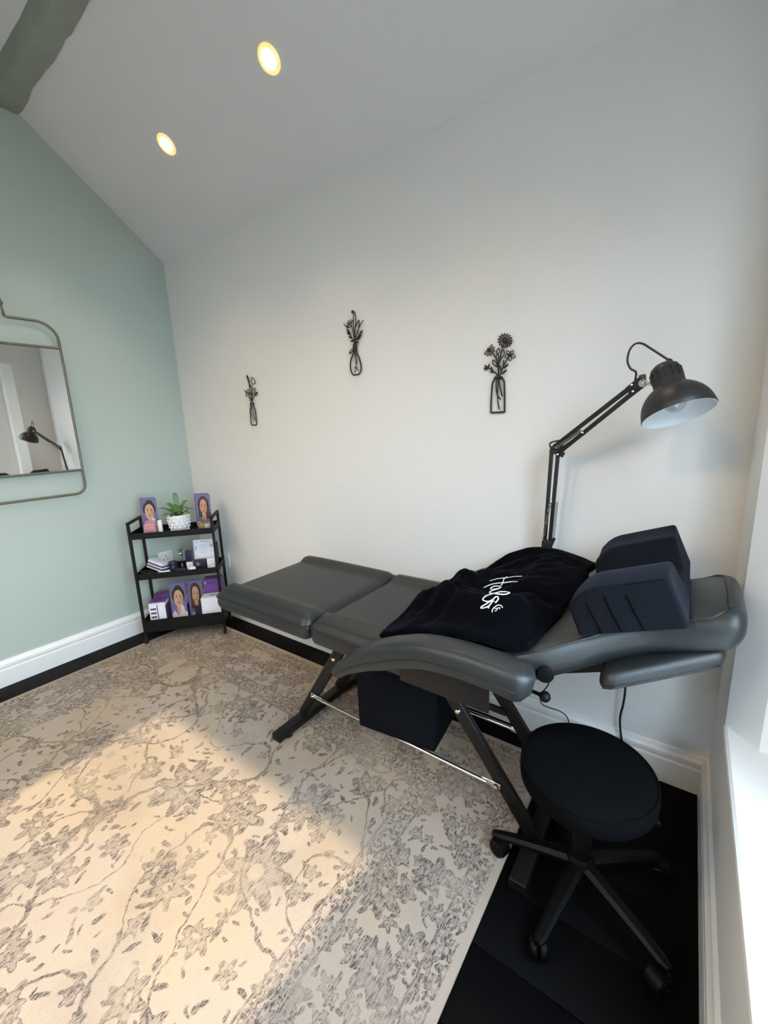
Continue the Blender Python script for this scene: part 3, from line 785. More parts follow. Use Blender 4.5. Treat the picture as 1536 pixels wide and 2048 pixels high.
for k in range(5):
    a = math.radians(187+72*k); ca, sa = math.cos(a), math.sin(a)
    def leg_geo():
        V = []; F = []; n = 12; m = 8
        for i in range(n+1):
            t = i/n; r = 0.020+0.215*t
            zt = 0.112-0.028*t-0.012*t*t; hh = 0.030-0.012*t; hw = 0.021-0.008*t
            if i == n: hw *= 0.6; hh *= 0.7
            for q in range(m):
                an = 2*PI*q/m+PI/8; u = math.cos(an); v = math.sin(an)
                yy = hw*max(-1, min(1, u*1.25)); zz = hh*0.5*max(-1, min(1, v*1.1))-hh*0.5
                V.append((SX+ca*r-sa*yy, SY+sa*r+ca*yy, zt+zz))
        for i in range(n):
            for q in range(m): F.append((i*m+q, i*m+(q+1) % m, (i+1)*m+(q+1) % m, (i+1)*m+q))
        F += [tuple(range(m)), tuple(range((n+1)*m-1, n*m-1, -1))]
        return V, F
    lg = st.part('leg', leg_geo(), 'plastic_black', auto=35)
    cx, cy = SX+ca*0.224, SY+sa*0.224
    base = 0.0085 if (RX0 < cx < RX1 and cy < RY1) else 0.0005
    wa = a+1.1+k; wx, wy = math.cos(wa), math.sin(wa)
    cx -= wy*0.0; R_ = 0.024
    g = [tube([(cx, cy, base+0.044), (cx, cy, 0.062)], 0.006, 8)]
    for s in (-1, 1):
        g.append(xf(lathe([(0.004, -0.008), (R_-0.003, -0.008), (R_, -0.004), (R_, 0.004), (R_-0.004, 0.008), (0.010, 0.009), (0.009, 0.006), (0.001, 0.006)], 20), align((cx+wx*0.011*s-wy*0.012, cy+wy*0.011*s+wx*0.012, base+R_), (wx*s, wy*s, 0))))
    hood = []
    for i in range(9):
        an = PI*(-0.05+0.75*i/8); hood.append(((R_+0.004)*math.cos(an), (R_+0.004)*math.sin(an)))
    inner = [(p[0]*0.82, p[1]*0.82) for p in reversed(hood)]
    hg = prism(hood+inner, -0.017, 0.017, 'xz')
    g.append(xf(hg, Matrix(((-wy, wx, 0, cx-wy*0.012), (wx, wy, 0, cy+wx*0.012), (0, 0, 1, base+R_), (0, 0, 0, 1)))))
    st.part('castor', merge(*g), 'plastic_black', sub=lg, auto=35)

# ------------------------------------------------------------------ architect lamp on the far armrest
LA = Root('desk_lamp', 'black swing-arm lamp with dome shade clamped to the far armrest', 'lamp', (2.436, -0.060, 0.722))
def lp(px, py, Y): return on(px, py, 1, Y)
p_base = lp(1094, 1092, -0.075); p_elb = lp(1110, 901, -0.100); p_head = lp(1276, 770, -0.230)
LA.part('clamp', merge(rbox(0.040, 0.050, 0.030, 0.005, (1, 1, 1), 2, (2.436, -0.062, 0.737)), rbox(0.012, 0.040, 0.085, 0.003, (1, 1, 1), 2, (2.436, -0.0985, 0.700)), rbox(0.036, 0.030, 0.008, 0.003, (1, 1, 1), 2, (2.436, -0.085, 0.634+0.012)), tube([(2.436, -0.062, 0.75), p_base+Vector((0, 0, -0.02))], 0.008, 10), tube([p_base+Vector((-0.028, 0, -0.030)), p_base+Vector((0, 0, -0.030))], 0.006, 8)), 'lamp_black')
def plate(pts2, y0, y1): return prism(pts2, y0, y1, 'xz')
ba = Vector((p_elb-p_base)); dU = ba.normalized(); sU = Vector((1, 0, 0)); sU = (sU-dU*sU.dot(dU)).normalized()
yoke = LA.part('yoke', merge(bar(p_base-dU*0.030, p_base+dU*0.022, 0.034, 0.020, r=0.003), bar(p_base+sU*0.012+dU*0.0, p_base+sU*0.022+dU*0.034, 0.010, 0.014, r=0.002)), 'lamp_black')
for s in (-1, 1):
    LA.part('lower_arm', bar(p_base+sU*0.0085*s, p_elb+sU*0.0105*s-dU*0.004, 0.0118, 0.0105, r=0.0015), 'lamp_black')
dA = (p_head-p_elb).normalized(); sA = Vector((0, 1, 0)).cross(dA).normalized()
elb = LA.part('elbow_plate', merge(
    bar(p_elb-sU*0.016+dU*0.004, p_elb+sU*0.030-dU*0.014, 0.018, 0.006, r=0.002), bar(p_elb+sU*0.012-dU*0.016, p_elb+sA*0.004+dA*0.034, 0.010, 0.014, r=0.002),
    bar(p_elb-sU*0.014+dU*0.008, p_elb+sU*0.020+dU*0.012, 0.012, 0.016, r=0.002)), 'lamp_black')
LA.part('handle_loop', tube(catmull([p_elb-sU*0.014+dU*0.006, p_elb-sU*0.018+dU*0.022, p_elb-sU*0.004+dU*0.030, p_elb+sU*0.018+dU*0.034, p_elb+sU*0.026+dU*0.024], 5), 0.0028, 8), 'lamp_black')
LA.part('upper_arm', bar(p_elb+sA*-0.012+dA*0.006, p_head-sA*0.007, 0.0128, 0.0105, r=0.0015), 'lamp_black')
LA.part('upper_arm', bar(p_elb+sA*0.014+dA*0.006, p_head+sA*0.008, 0.0128, 0.0105, r=0.0015), 'lamp_black')
def spring(p, q, r, turns=22):
    p, q = Vector(p), Vector(q); d = (q-p); n = d.normalized(); a = n.orthogonal().normalized(); b = n.cross(a); N = turns*7
    return tube([p+d*(i/N)+(a*math.cos(2*PI*turns*i/N)+b*math.sin(2*PI*turns*i/N))*r for i in range(N+1)], 0.0014, 4)
for s in (-1, 1):
    yv = Vector((0, 0.011*s, 0))
    LA.part('spring', spring(p_base+sU*(0.016 if s > 0 else -0.014)+dU*0.030+yv, p_base+sU*(0.017 if s > 0 else 0.002)+dU*0.165+yv, 0.0042), 'spring_steel')
    LA.part('spring', spring(p_elb+sA*(0.004*s)+dA*0.012+yv, p_elb+sA*(0.002+0.012*(s > 0))+dA*0.120+yv, 0.0042), 'spring_steel')
for q in (p_elb-dU*0.012+sU*0.012, p_elb+dA*0.118+sA*0.010, p_base+dU*0.166+sU*0.004):
    LA.part('rivet', xf(lathe([(0.004, 0), (0.004, 0.014), (0.002, 0.0155)], 10), align(q, (0, -1, 0))), 'chrome')
# head
sh_c = lp(1357, 829, -0.272); axis = Vector((-0.315, 0.30, 0.90)).normalized()
hp = p_head+dA*0.012
LA.part('head_joint', merge(bar(p_head-dA*0.030, p_head+dA*0.020, 0.030, 0.012, r=0.003), bar(p_head+dA*0.006+Vector((0.004, 0, 0.022)), p_head+dA*0.016-Vector((0, 0, 0.012)), 0.016, 0.012, r=0.003)), 'lamp_black')
for off in ((-0.012, 0.010), (-0.020, -0.006), (0.012, -0.004)):
    LA.part('rivet', xf(lathe([(0.0032, 0), (0.0032, 0.009), (0.0015, 0.0102)], 10), align(p_head+dA*off[0]+sA*-off[1], (0, -1, 0))), 'chrome')
RS = 0.0805
outer = [(RS, 0.0), (RS+0.0012, 0.002)]
for i in range(1, 13):
    a = math.radians(3+60*i/12); outer.append((RS*math.cos(a), 0.084*math.sin(a)+0.002))
zs = outer[-1][1]; rs = outer[-1][0]
inner_p = [(r-0.002, z-0.002) for r, z in reversed(outer[1:])]+[(RS-0.0022, 0.0005)]
Ms = align(sh_c, axis, (0, 1, 0))
shade = LA.part('shade', xf(lathe(outer, 48, caps=False), Ms), 'lamp_black', auto=60)
LA.part('shade_lining', xf(lathe([(0.002, inner_p[0][1])]+inner_p+[(RS, 0.0)], 48, caps=False), Ms), 'lamp_inner', sub=shade, auto=60)
cr = 0.0360; z0 = zs-0.004
capo = LA.part('shade_cap', xf(lathe([(rs-0.001, zs-0.001), (cr+0.0015, z0+0.003), (cr, z0+0.006), (cr-0.001, z0+0.046), (cr-0.005, z0+0.058), (cr-0.014, z0+0.066), (0.006, z0+0.068), (0.001, z0+0.068)], 40, caps=False), Ms), 'lamp_black', auto=45)
for k in range(14):
    a = 2*PI*k/14; rad = Vector((math.cos(a), math.sin(a), 0))
    g = rbox(0.0046, 0.0024, 0.026, 0.001, (1, 1, 1), 1)
    Mk = Ms @ Matrix.Translation((rad.x*(cr-0.0008), rad.y*(cr-0.0008), z0+0.034)) @ Matrix.Rotation(a+PI/2, 4, 'Z')
    LA.part('vent_slot', xf(g, Mk), 'slot_dark', sub=capo)
top = Ms @ Vector((0, 0, z0+0.070))
LA.part('cord_grommet', xf(lathe([(0.008, 0), (0.008, 0.004), (0.004, 0.010), (0.001, 0.010)], 14), Ms @ Matrix.Translation((-0.006, -0.014, z0+0.065))), 'lamp_black', sub=capo)
arm_to = Ms @ Vector((0, 0, 0.072))
LA.part('swivel', merge(tube([p_head+dA*0.012, p_head+dA*0.012+(sh_c+axis*0.060-p_head).normalized()*0.045], 0.0045, 8), xf(lathe([(0.010, -0.006), (0.010, 0.006)], 14), align(p_head+dA*0.016-Vector((0, 0.0, 0.006)), (0, -1, 0)))), 'chrome')
lpts = [Ms @ Vector((-0.006, -0.014, z0+0.072))]+[lp(a, b, -0.236) for a, b in ((1300, 696), (1284, 687), (1270, 688), (1259, 701), (1255, 722), (1261, 737), (1272, 745))]+[p_head-dA*0.012+Vector((0, 0, 0.014))]
LA.part('cord_loop', tube(catmull(lpts, 6), 0.0027, 8), 'cord_black')
LA.part('bulb', xf(merge(sphere((0, 0, 0.034), 0.026, 16, 10), lathe([(0.012, 0.055), (0.013, 0.075), (0.010, 0.082)], 16)), Ms), 'bottle_glass', auto=60)

# ------------------------------------------------------------------ cords hanging under the bed
c1 = [lp(a, b, Y) for a, b, Y in ((1100, 1352, -0.30), (1096, 1370, -0.24), (1087, 1382, -0.18), (1080, 1395, -0.13), (1085, 1409, -0.09), (1101, 1416, -0.06), (1121, 1423, -0.045), (1135, 1436, -0.04))]
e1 = c1[-1]; c1 += [e1+Vector((0.012, 0.002, -0.05)), Vector((e1.x+0.016, -0.036, 0.09)), Vector((e1.x+0.02, -0.045, 0.03)), Vector((e1.x+0.0, -0.075, 0.006))]
tag(obj('power_cord', tube(catmull(c1, 6), 0.0022, 8), 'cord_black'), 'thin looping black cord beneath the armrest end by the skirting', 'cord')
c2 = [Vector((2.705, -0.060, 0.655)), lp(1252, 1352, -0.055), lp(1250, 1385, -0.045), lp(1246, 1410, -0.04), lp(1241, 1430, -0.036), lp(1240, 1450, -0.034), lp(1243, 1478, -0.034)]
c2 += [Vector((c2[-1].x+0.006, -0.034, 0.10)), Vector((c2[-1].x+0.004, -0.040, 0.03)), Vector((c2[-1].x-0.04, -0.060, 0.006))]
tag(obj('power_cord', tube(catmull(c2, 6), 0.0037, 8), 'cord_black'), 'thicker straight black cord hanging below the head cushion', 'cord')

# ------------------------------------------------------------------ mirror on the green wall
MY = -0.950; MX = 0.022; HWm = 0.296
mi = Root('wall_mirror', 'olive metal framed mirror with rounded corners on the green wall', 'mirror', (0.0, MY, 0.95), math.radians(-1.0))
mi0 = Matrix.Translation((0, MY, 0.95))
def mpart(n, g, m, **k): return mi.part(n, xf(g, mi0.inverted()), m, local=True, **k)
def corner(cy, cz, r, a0, a1, n=8):
    return [(MX, MY+cy+r*math.cos(math.radians(a0+(a1-a0)*k/n)), cz+r*math.sin(math.radians(a0+(a1-a0)*k/n))) for k in range(n+1)]
rt, rb = 0.090, 0.050
ptsm = corner(HWm-rb, 0.950+rb, rb, -90, 0)+corner(HWm-rt, 1.860-rt, rt, 0, 90)
ptsm += [(MX, MY+0.092, 1.860), (MX, MY+0.087, 1.866), (MX, MY+0.083, 1.915)]
full = ptsm+[(MX, 2*MY-y, z) for _, y, z in reversed(ptsm)]
fr = mpart('frame', tube(full, 0.0065, 10, closed=False), 'frame_olive')
mpart('frame_base', tube([full[0], full[-1]], 0.0065, 10), 'frame_olive', sub=fr)
mpart('hanging_hook', merge(tube(catmull([(MX, MY+0.083, 1.915), (MX, MY+0.075, 1.96), (MX, MY+0.04, 1.995), (MX, MY, 2.005), (MX, MY-0.04, 1.995), (MX, MY-0.075, 1.96), (MX, MY-0.083, 1.915)], 5), 0.0065, 10), sphere((MX, MY+0.083, 1.922), 0.011), sphere((MX, MY-0.083, 1.922), 0.011)), 'frame_olive')
for z in (1.733, 1.083):
    mpart('cross_bar', tube([(MX, MY-HWm, z), (MX, MY+HWm, z)], 0.0065, 10), 'frame_olive')
mpart('glass', box(MX-0.004, MX+0.001, MY-HWm+0.004, MY+HWm-0.004, 1.085, 1.731), 'mirror_glass', smooth=False)
for s in (-1, 1): mpart('wall_fixing', tube([(0.0, MY+s*(HWm-0.002), 1.40), (MX-0.006, MY+s*(HWm-0.002), 1.40)], 0.005, 8), 'frame_olive')

# ------------------------------------------------------------------ wire flower-vase wall art
AY = -0.009
def art(name, label, ox, oy, sc, groups, bx, by):
    base = on(ox+bx/sc, oy+by/sc, 1, 0.0)
    r = Root(name, label, 'wall art', (base.x, 0.0, base.z), group='wire vases on the white wall')
    for nm, width, strokes in groups:
        g = []
        for s in strokes:
            closed = s[0] == s[-1] and len(s) > 3
            src = s[:-1] if closed else s
            if nm in ('leaf', 'bud', 'bloom_centre', 'stem') and g and not (nm == 'stem'):
                r.part(nm, merge(*g), 'art_metal'); g = []
            if len(src) == 1:
                c = on(ox+src[0][0]/sc, oy+src[0][1]/sc, 1, AY); g.append(sphere(c, width*1.7, 10, 6, (1, 0.6, 1))); continue
            c = catmull([(a, b, 0) for a, b in src], 4, closed) if len(src) > 2 else [Vector((a, b, 0)) for a, b in src]
            g.append(tube([on(ox+p.x/sc, oy+p.y/sc, 1, AY) for p in c], width, 6, closed))
        r.part(nm, merge(*g), 'art_metal')
    pin = on(ox+bx/sc, oy+(by-300)/sc, 1, AY)
    r.part('wall_pin', tube([(pin.x, 0.0, pin.z), (pin.x, AY, pin.z)], 0.002, 6), 'art_metal')
def petals(cx, cy, n, r0, r1, w, ph=0.0, sq=1.0, ang0=0.0, span=2*PI):
    out = []
    for k in range(n):
        a = ang0+span*k/n+ph; ca, sa = math.cos(a), math.sin(a)
        pts = [(cx+ca*r0, cy+sq*sa*r0), (cx+ca*(r0+r1)/2-sa*w, cy+sq*(sa*(r0+r1)/2+ca*w)), (cx+ca*r1, cy+sq*sa*r1), (cx+ca*(r0+r1)/2+sa*w, cy+sq*(sa*(r0+r1)/2-ca*w))]
        out.append(pts+[pts[0]])
    return out
def leaf(x0, y0, x1, y1, w):
    mx, my = (x0+x1)/2, (y0+y1)/2; dx, dy = x1-x0, y1-y0; l = math.hypot(dx, dy)
    nx, ny = -dy/l*w, dx/l*w
    p = [(x0, y0), (mx+nx, my+ny), (x1, y1), (mx-nx, my-ny)]; return p+[p[0]]
art('wire_vase_art', 'wire wall art of daisies in a wide bottle, nearest the lamp', 940, 650, 10.24, [
    ('vase', 0.0033, [[(430, 1800), (432, 1600), (450, 1300), (462, 1190), (500, 1120)], [(500, 1120), (512, 1075), (580, 1062), (650, 1068), (670, 1110)], [(500, 1105), (580, 1095), (670, 1105)], [(670, 1110), (698, 1170), (706, 1400), (708, 1785)], [(430, 1795), (560, 1790), (710, 1780)]]),
    ('stem', 0.0024, [[(680, 430), (630, 600), (600, 760), (590, 900), (580, 1080)], [(590, 1100), (565, 1330), (570, 1550), (600, 1730)], [(545, 1100), (535, 1250), (555, 1420), (630, 1530)], [(590, 1110), (620, 1300), (660, 1460)], [(460, 570), (530, 680), (570, 800), (580, 1040)], [(770, 680), (690, 830), (640, 960), (600, 1060)], [(380, 880), (450, 920), (530, 990), (570, 1060)], [(520, 840), (570, 860)], [(640, 660), (610, 760)], [(565, 720), (575, 800)], [(690, 720), (680, 850)], [(620, 830), (640, 960)], [(430, 860), (460, 920), (420, 965), (510, 965)]]),
    ('flower', 0.0016, petals(720, 320, 15, 35, 150, 17)), ('flower', 0.0016, petals(385, 510, 7, 20, 125, 20, ang0=-1.0, span=3.9)), ('flower', 0.0016, petals(820, 620, 5, 22, 115, 34, 0.3)),
    ('bloom_centre', 0.0042, [[(705, 315)], [(735, 315)], [(720, 335)], [(380, 505)], [(820, 615)]]),
    ('leaf', 0.0020, [leaf(560, 600, 590, 480, 30), leaf(560, 730, 560, 590, 25), leaf(640, 680, 690, 510, 34), leaf(545, 845, 465, 720, 36), leaf(380, 880, 300, 830, 8), leaf(380, 880, 280, 885, 8), leaf(380, 880, 300, 925, 8), leaf(380, 880, 390, 800, 8), leaf(690, 885, 780, 800, 12), leaf(650, 1000, 745, 925, 12)]),
], 570, 1790)
art('wire_vase_art', 'wire wall art of tall grasses in a teardrop vase, the middle piece', 660, 600, 12.05, [
    ('vase', 0.0033, [[(570, 1180), (560, 1290), (505, 1450), (492, 1600), (515, 1730), (560, 1805)], [(560, 1805), (640, 1800), (705, 1785)], [(705, 1785), (745, 1700), (745, 1570), (700, 1390), (645, 1250), (635, 1050)], [(570, 1060), (565, 1180)]]),
    ('stem', 0.0021, [[(590, 1060), (590, 1200), (610, 1400), (630, 1590), (585, 1640)], [(620, 1060), (615, 1250), (650, 1450), (630, 1600), (690, 1710)], [(640, 1620), (595, 1740)], [(540, 285), (568, 330), (560, 560), (585, 800), (590, 1060)], [(590, 270), (615, 400), (620, 560), (600, 800), (595, 1060)], [(805, 485), (720, 620), (650, 800), (610, 1000)], [(520, 620), (560, 800), (590, 950)], [(400, 650), (440, 760), (520, 900), (570, 1000)]]),
    ('flower', 0.0020, [[(325, 585), (390, 630), (450, 600), (510, 560), (550, 480)], [(390, 630), (420, 660), (490, 640), (510, 560)], [(410, 555), (450, 600)], [(455, 480), (480, 580)], [(430, 510), (450, 600)], [(500, 465), (510, 560)], [(325, 585), (390, 630), (470, 650)]]),
    ('leaf', 0.0024, [leaf(600, 900, 695, 490, 42), leaf(680, 900, 770, 740, 16), leaf(650, 930, 750, 850, 12), leaf(640, 960, 720, 905, 12), leaf(620, 1030, 675, 1005, 12), leaf(560, 990, 500, 990, 8), leaf(530, 910, 460, 890, 12), leaf(470, 830, 415, 780, 12), leaf(570, 1160, 470, 1295, 24), leaf(500, 860, 410, 690, 12)]),
    ('bud', 0.0044, [[(542, 285)], [(600, 1020)], [(590, 960)]]),
], 625, 1800)
art('wire_vase_art', 'small wire wall art of a tulip sprig in a slim bottle, nearest the corner', 460, 720, 12.8, [
    ('vase', 0.0032, [[(525, 1090), (530, 1220), (515, 1290), (530, 1480), (548, 1640), (570, 1668)], [(570, 1668), (620, 1666), (670, 1662), (684, 1640)], [(684, 1640), (668, 1450), (650, 1310), (615, 1200), (598, 1090)]]),
    ('stem', 0.0020, [[(550, 1090), (545, 1250), (560, 1400), (620, 1560)], [(575, 1090), (590, 1300), (610, 1420), (655, 1545)], [(445, 410), (490, 580), (530, 760), (560, 960), (560, 1090)], [(575, 610), (565, 760), (565, 1090)], [(400, 800), (480, 880), (550, 1010)], [(700, 830), (630, 900), (575, 1020)]]),
    ('flower', 0.0021, [[(575, 610), (545, 530), (572, 445), (625, 510), (645, 600), (575, 610)]]), ('flower', 0.0021, [[(360, 775), (420, 820), (470, 745), (500, 800), (440, 850), (400, 830)], [(420, 820), (410, 920), (470, 910), (490, 850)]]),
    ('leaf', 0.0021, [leaf(560, 900, 635, 720, 36), leaf(640, 870, 705, 825, 14), leaf(640, 890, 680, 910, 10), leaf(480, 960, 540, 970, 12), leaf(510, 1010, 560, 1060, 12), leaf(500, 830, 545, 900, 16)]),
    ('bud', 0.0040, [[(440, 420)], [(455, 465)], [(470, 520)], [(485, 580)], [(500, 650)], [(515, 700)], [(560, 1000)], [(560, 1060)]]),
], 620, 1666)

# ------------------------------------------------------------------ ceiling downlights on both slopes
def downlight(x, y, label):
    z = slope_z(y); nrm = Vector((0, -SL, -1)).normalized() if y > RIDGE else Vector((0, SL, -1)).normalized()
    r = Root('downlight', label, 'ceiling light', (x, y, z), group='recessed ceiling downlights')
    M = align((x, y, z), nrm)
    ring = r.part('trim_ring', xf(lathe([(0.029, 0.001), (0.031, 0.004), (0.038, 0.005), (0.043, 0.003), (0.044, 0.0005)], 32, caps=False), M), 'ring_brass_glow', auto=60)
    r.part('lens', xf(lathe([(0.001, 0.0015), (0.0295, 0.0015)], 32, caps=False), M), 'lamp_lens')
    l = bpy.data.lights.new('downlight_bulb', 'SPOT'); l.energy = 8.0 if y > RIDGE else 24.0; l.color = (1.0, 0.76, 0.50); l.spot_size = math.radians(115); l.spot_blend = 0.6; l.shadow_soft_size = 0.025
    lo = bpy.data.objects.new('bulb', l); COL.objects.link(lo); lo.parent = r.obj
    lo.location = nrm*0.012; lo.rotation_euler = (Vector((0, 0, 1))*0.35-nrm*0.65).to_track_quat('Z', 'Y').to_euler()
downlight(0.726, -0.317, 'glowing downlight in the sloped ceiling, nearest the green wall')
downlight(1.457, -0.317, 'glowing downlight in the sloped ceiling, top centre of the picture')
downlight(2.188, -0.317, 'downlight in the sloped ceiling above the bed, out of view')
for i, x in enumerate((0.726, 1.457, 2.188)):
    downlight(x, -2.683, ('downlight on the door-side slope, nearest the green wall', 'downlight on the door-side slope, middle one', 'downlight on the door-side slope, nearest the window')[i])

# ------------------------------------------------------------------ wall sockets
def socket(name, label, c, axis):
    M = align(c, axis, (0, 0, 1))     # local x is up, y is sideways
    r = Root(name, label, 'socket', c)
    pl = r.part('plate', xf(rbox(0.095, 0.095, 0.009, 0.003, (1, 1, 1), 2, (0, 0, 0.0046)), M), 'socket_white')
    for dx, dy in ((0.018, 0), (-0.004, 0.012), (-0.004, -0.012)):
        r.part('pin_hole', xf(rbox(0.008, 0.005, 0.002, 0.0008, (1, 1, 1), 1, (dx, dy, 0.0092)), M), 'slot_dark', sub=pl)
    r.part('switch', xf(rbox(0.016, 0.010, 0.004, 0.001, (1, 1, 1), 1, (0.026, -0.026, 0.0105)), M), 'socket_white', sub=pl)
socket('wall_socket', 'white power socket on the white wall beside the trolley', (0.296, 0.0, 0.405), (0, -1, 0))
socket('wall_socket', 'white power socket on the green wall behind the trolley', (0.0, -0.262, 0.440), (1, 0, 0))

# ------------------------------------------------------------------ trolley in the corner
TA = 0.833; TC = Vector((0.288, -0.303, 0)); TL, TD = 0.459, 0.206
TM = Matrix.Translation(TC) @ Matrix.Rotation(TA, 4, 'Z')
tr = Root('storage_trolley', 'black metal three-tier trolley standing across the room corner', 'trolley', TC, TA)
hw, hd = TL/2, TD/2
for sx in (-1, 1):
    for sy in (-1, 1):
        pst = tr.part('post', rbox(0.015, 0.015, 0.727, 0.002, (1, 1, 1), 2, (sx*hw, sy*hd, 0.040+0.3635)), 'trolley_black', local=True)
        W = TM @ Vector((sx*hw, sy*hd, 0)); base = 0.0083 if (W.x > RX0+0.004 and W.y < RY1-0.004) else 0.0004
        g = [tube([(sx*hw, sy*hd, 0.050), (sx*hw, sy*hd, base+0.028)], 0.004, 8), rbox(0.017, 0.010, 0.016, 0.002, (1, 1, 1), 1, (sx*hw, sy*hd-0.006, base+0.030))]
        for q in (-1, 1): g.append(xf(lathe([(0.002, -0.004), (0.013, -0.004), (0.015, -0.002), (0.015, 0.002), (0.013, 0.004), (0.002, 0.004)], 16), align((sx*hw+q*0.006, sy*hd-0.008, base+0.015), (1, 0, 0))))
        tr.part('castor', merge(*g), 'rubber', local=True, sub=pst)
for sx in (-1, 1):
    tr.part('handle', rbox(0.015, TD+0.015, 0.015, 0.002, (1, 1, 1), 2, (sx*hw, 0, 0.767-0.0075)), 'trolley_black', local=True)
def tray(zb, lip):
    t = 0.003; x, y = hw-0.0076, hd-0.0076
    return merge(box(-x, x, -y, y, zb, zb+t), box(-x, x, -hd-0.005, -hd-0.005+t, zb, zb+lip), box(-x, x, hd+0.002, hd+0.005, zb, zb+lip),
                 box(-hw-0.004, -hw-0.004+t, -y, y, zb, zb+lip), box(hw+0.001, hw+0.004, -y, y, zb, zb+lip),
                 box(-x, x, -hd-0.005, -y, zb, zb+t), box(-x, x, y, hd+0.005, zb, zb+t), box(-hw-0.004, -x, -y, y, zb, zb+t), box(x, hw+0.004, -y, y, zb, zb+t))
TZ = (0.664, 0.414, 0.076)
for zb, lip in zip(TZ, (0.036, 0.036, 0.078)):
    tr.part('tray', tray(zb, lip), 'trolley_black', local=True, smooth=False)
T1, T2, T3 = [z+0.0034 for z in TZ]
class Item(Root):
    def __init__(s, name, label, cat, u, w_, z, rz=0.0, group=None):
        p = TM @ Vector((u, w_, z)); super().__init__(name, label, cat, p, TA+rz, group)
    def p(s, name, geo, m, **k): return s.part(name, geo, m, local=True, **k)
def rb(sx, sy, sz, r=0.002, c=(0, 0, 0), k=2): return rbox(sx, sy, sz, r, (1, 1, 1), k, c)
def ell(cx, cz, rx, rz_, y, n=20, th=0.0006):
    return prism([(cx+rx*math.cos(2*PI*k/n), cz+rz_*math.sin(2*PI*k/n)) for k in range(n)], y-th, y, 'xz')
def brochure(label, u, w_, z, W, Hh, style, lean=0.12, rz=0.0):
    it = Item('brochure', label, 'brochure', u, w_, z, rz, 'leaflets with portrait covers')
    Rm = Matrix.Rotation(-lean, 4, 'X')
    R = lambda g: xf(g, Rm)
    it.p('back_leaflet', R(box(-W/2-0.006, W/2-0.010, 0.0020, 0.0036, 0.0, Hh+0.006)), 'violet_card' if style == 'b' else 'purple_card', smooth=False)
    cv = it.p('cover', R(box(-W/2, W/2, -0.0018, 0.0012, 0.0, Hh)), 'purple_card', smooth=False)
    y = -0.0019; hm = 'hair_print' if style == 'a' else 'brown_hair_print'; sk = 'skin_print' if style == 'a' else 'skin_print_pale'
    if style == 'a':
        it.p('hair_print', R(merge(ell(0, 0.70*Hh, 0.42*W, 0.215*Hh, y), ell(0.02*W, 0.88*Hh, 0.22*W, 0.075*Hh, y-0.0003))), hm, sub=cv, smooth=False)
        it.p('garment_print', R(prism([(-0.5*W, 0.0), (0.5*W, 0.0), (0.5*W, 0.26*Hh), (0.2*W, 0.34*Hh), (-0.1*W, 0.20*Hh), (-0.34*W, 0.34*Hh), (-0.5*W, 0.24*Hh)], y-0.0012, y-0.0006, 'xz')), 'cloth_print', sub=cv, smooth=False)
        it.p('face_print', R(merge(ell(0, 0.625*Hh, 0.30*W, 0.215*Hh, y-0.0009), prism([(-0.15*W, 0.24*Hh), (0.14*W, 0.24*Hh), (0.13*W, 0.5*Hh), (-0.14*W, 0.5*Hh)], y-0.0008, y-0.0003, 'xz'))), sk, sub=cv, smooth=False)
        it.p('hand_print', R(ell(0.20*W, 0.36*Hh, 0.13*W, 0.10*Hh, y-0.0016)), 'cloth_print', sub=cv, smooth=False)
    else:
        it.p('hair_print', R(merge(ell(0, 0.74*Hh, 0.36*W, 0.21*Hh, y), prism([(-0.38*W, 0.30*Hh), (0.44*W, 0.30*Hh), (0.36*W, 0.76*Hh), (-0.36*W, 0.76*Hh)], y-0.0006, y, 'xz'))), hm, sub=cv, smooth=False)
        it.p('face_print', R(merge(ell(0, 0.66*Hh, 0.245*W, 0.20*Hh, y-0.0009), prism([(-0.14*W, 0.20*Hh), (0.15*W, 0.20*Hh), (0.12*W, 0.5*Hh), (-0.12*W, 0.5*Hh)], y-0.0010, y-0.0003, 'xz'), prism([(-0.42*W, 0.0), (0.44*W, 0.0), (0.40*W, 0.22*Hh), (-0.36*W, 0.22*Hh)], y-0.0010, y-0.0003, 'xz'))), sk, sub=cv, smooth=False)
    it.p('eye_print', R(merge(ell(-0.11*W, 0.67*Hh, 0.052*W, 0.013*Hh, y-0.0016), ell(0.12*W, 0.67*Hh, 0.052*W, 0.013*Hh, y-0.0016), ell(-0.11*W, 0.71*Hh, 0.075*W, 0.006*Hh, y-0.0016), ell(0.12*W, 0.71*Hh, 0.075*W, 0.006*Hh, y-0.0016))), hm, sub=cv, smooth=False)
    it.p('nose_print', R(merge(ell(0.02*W, 0.60*Hh, 0.030*W, 0.035*Hh, y-0.0014), ell(0.17*W, 0.60*Hh, 0.055*W, 0.10*Hh, y-0.0013))), 'shade_print', sub=cv, smooth=False)
    it.p('mouth_print', R(ell(0.005*W, 0.525*Hh, 0.095*W, 0.020*Hh, y-0.0016)), 'lip_print', sub=cv, smooth=False)
    return it
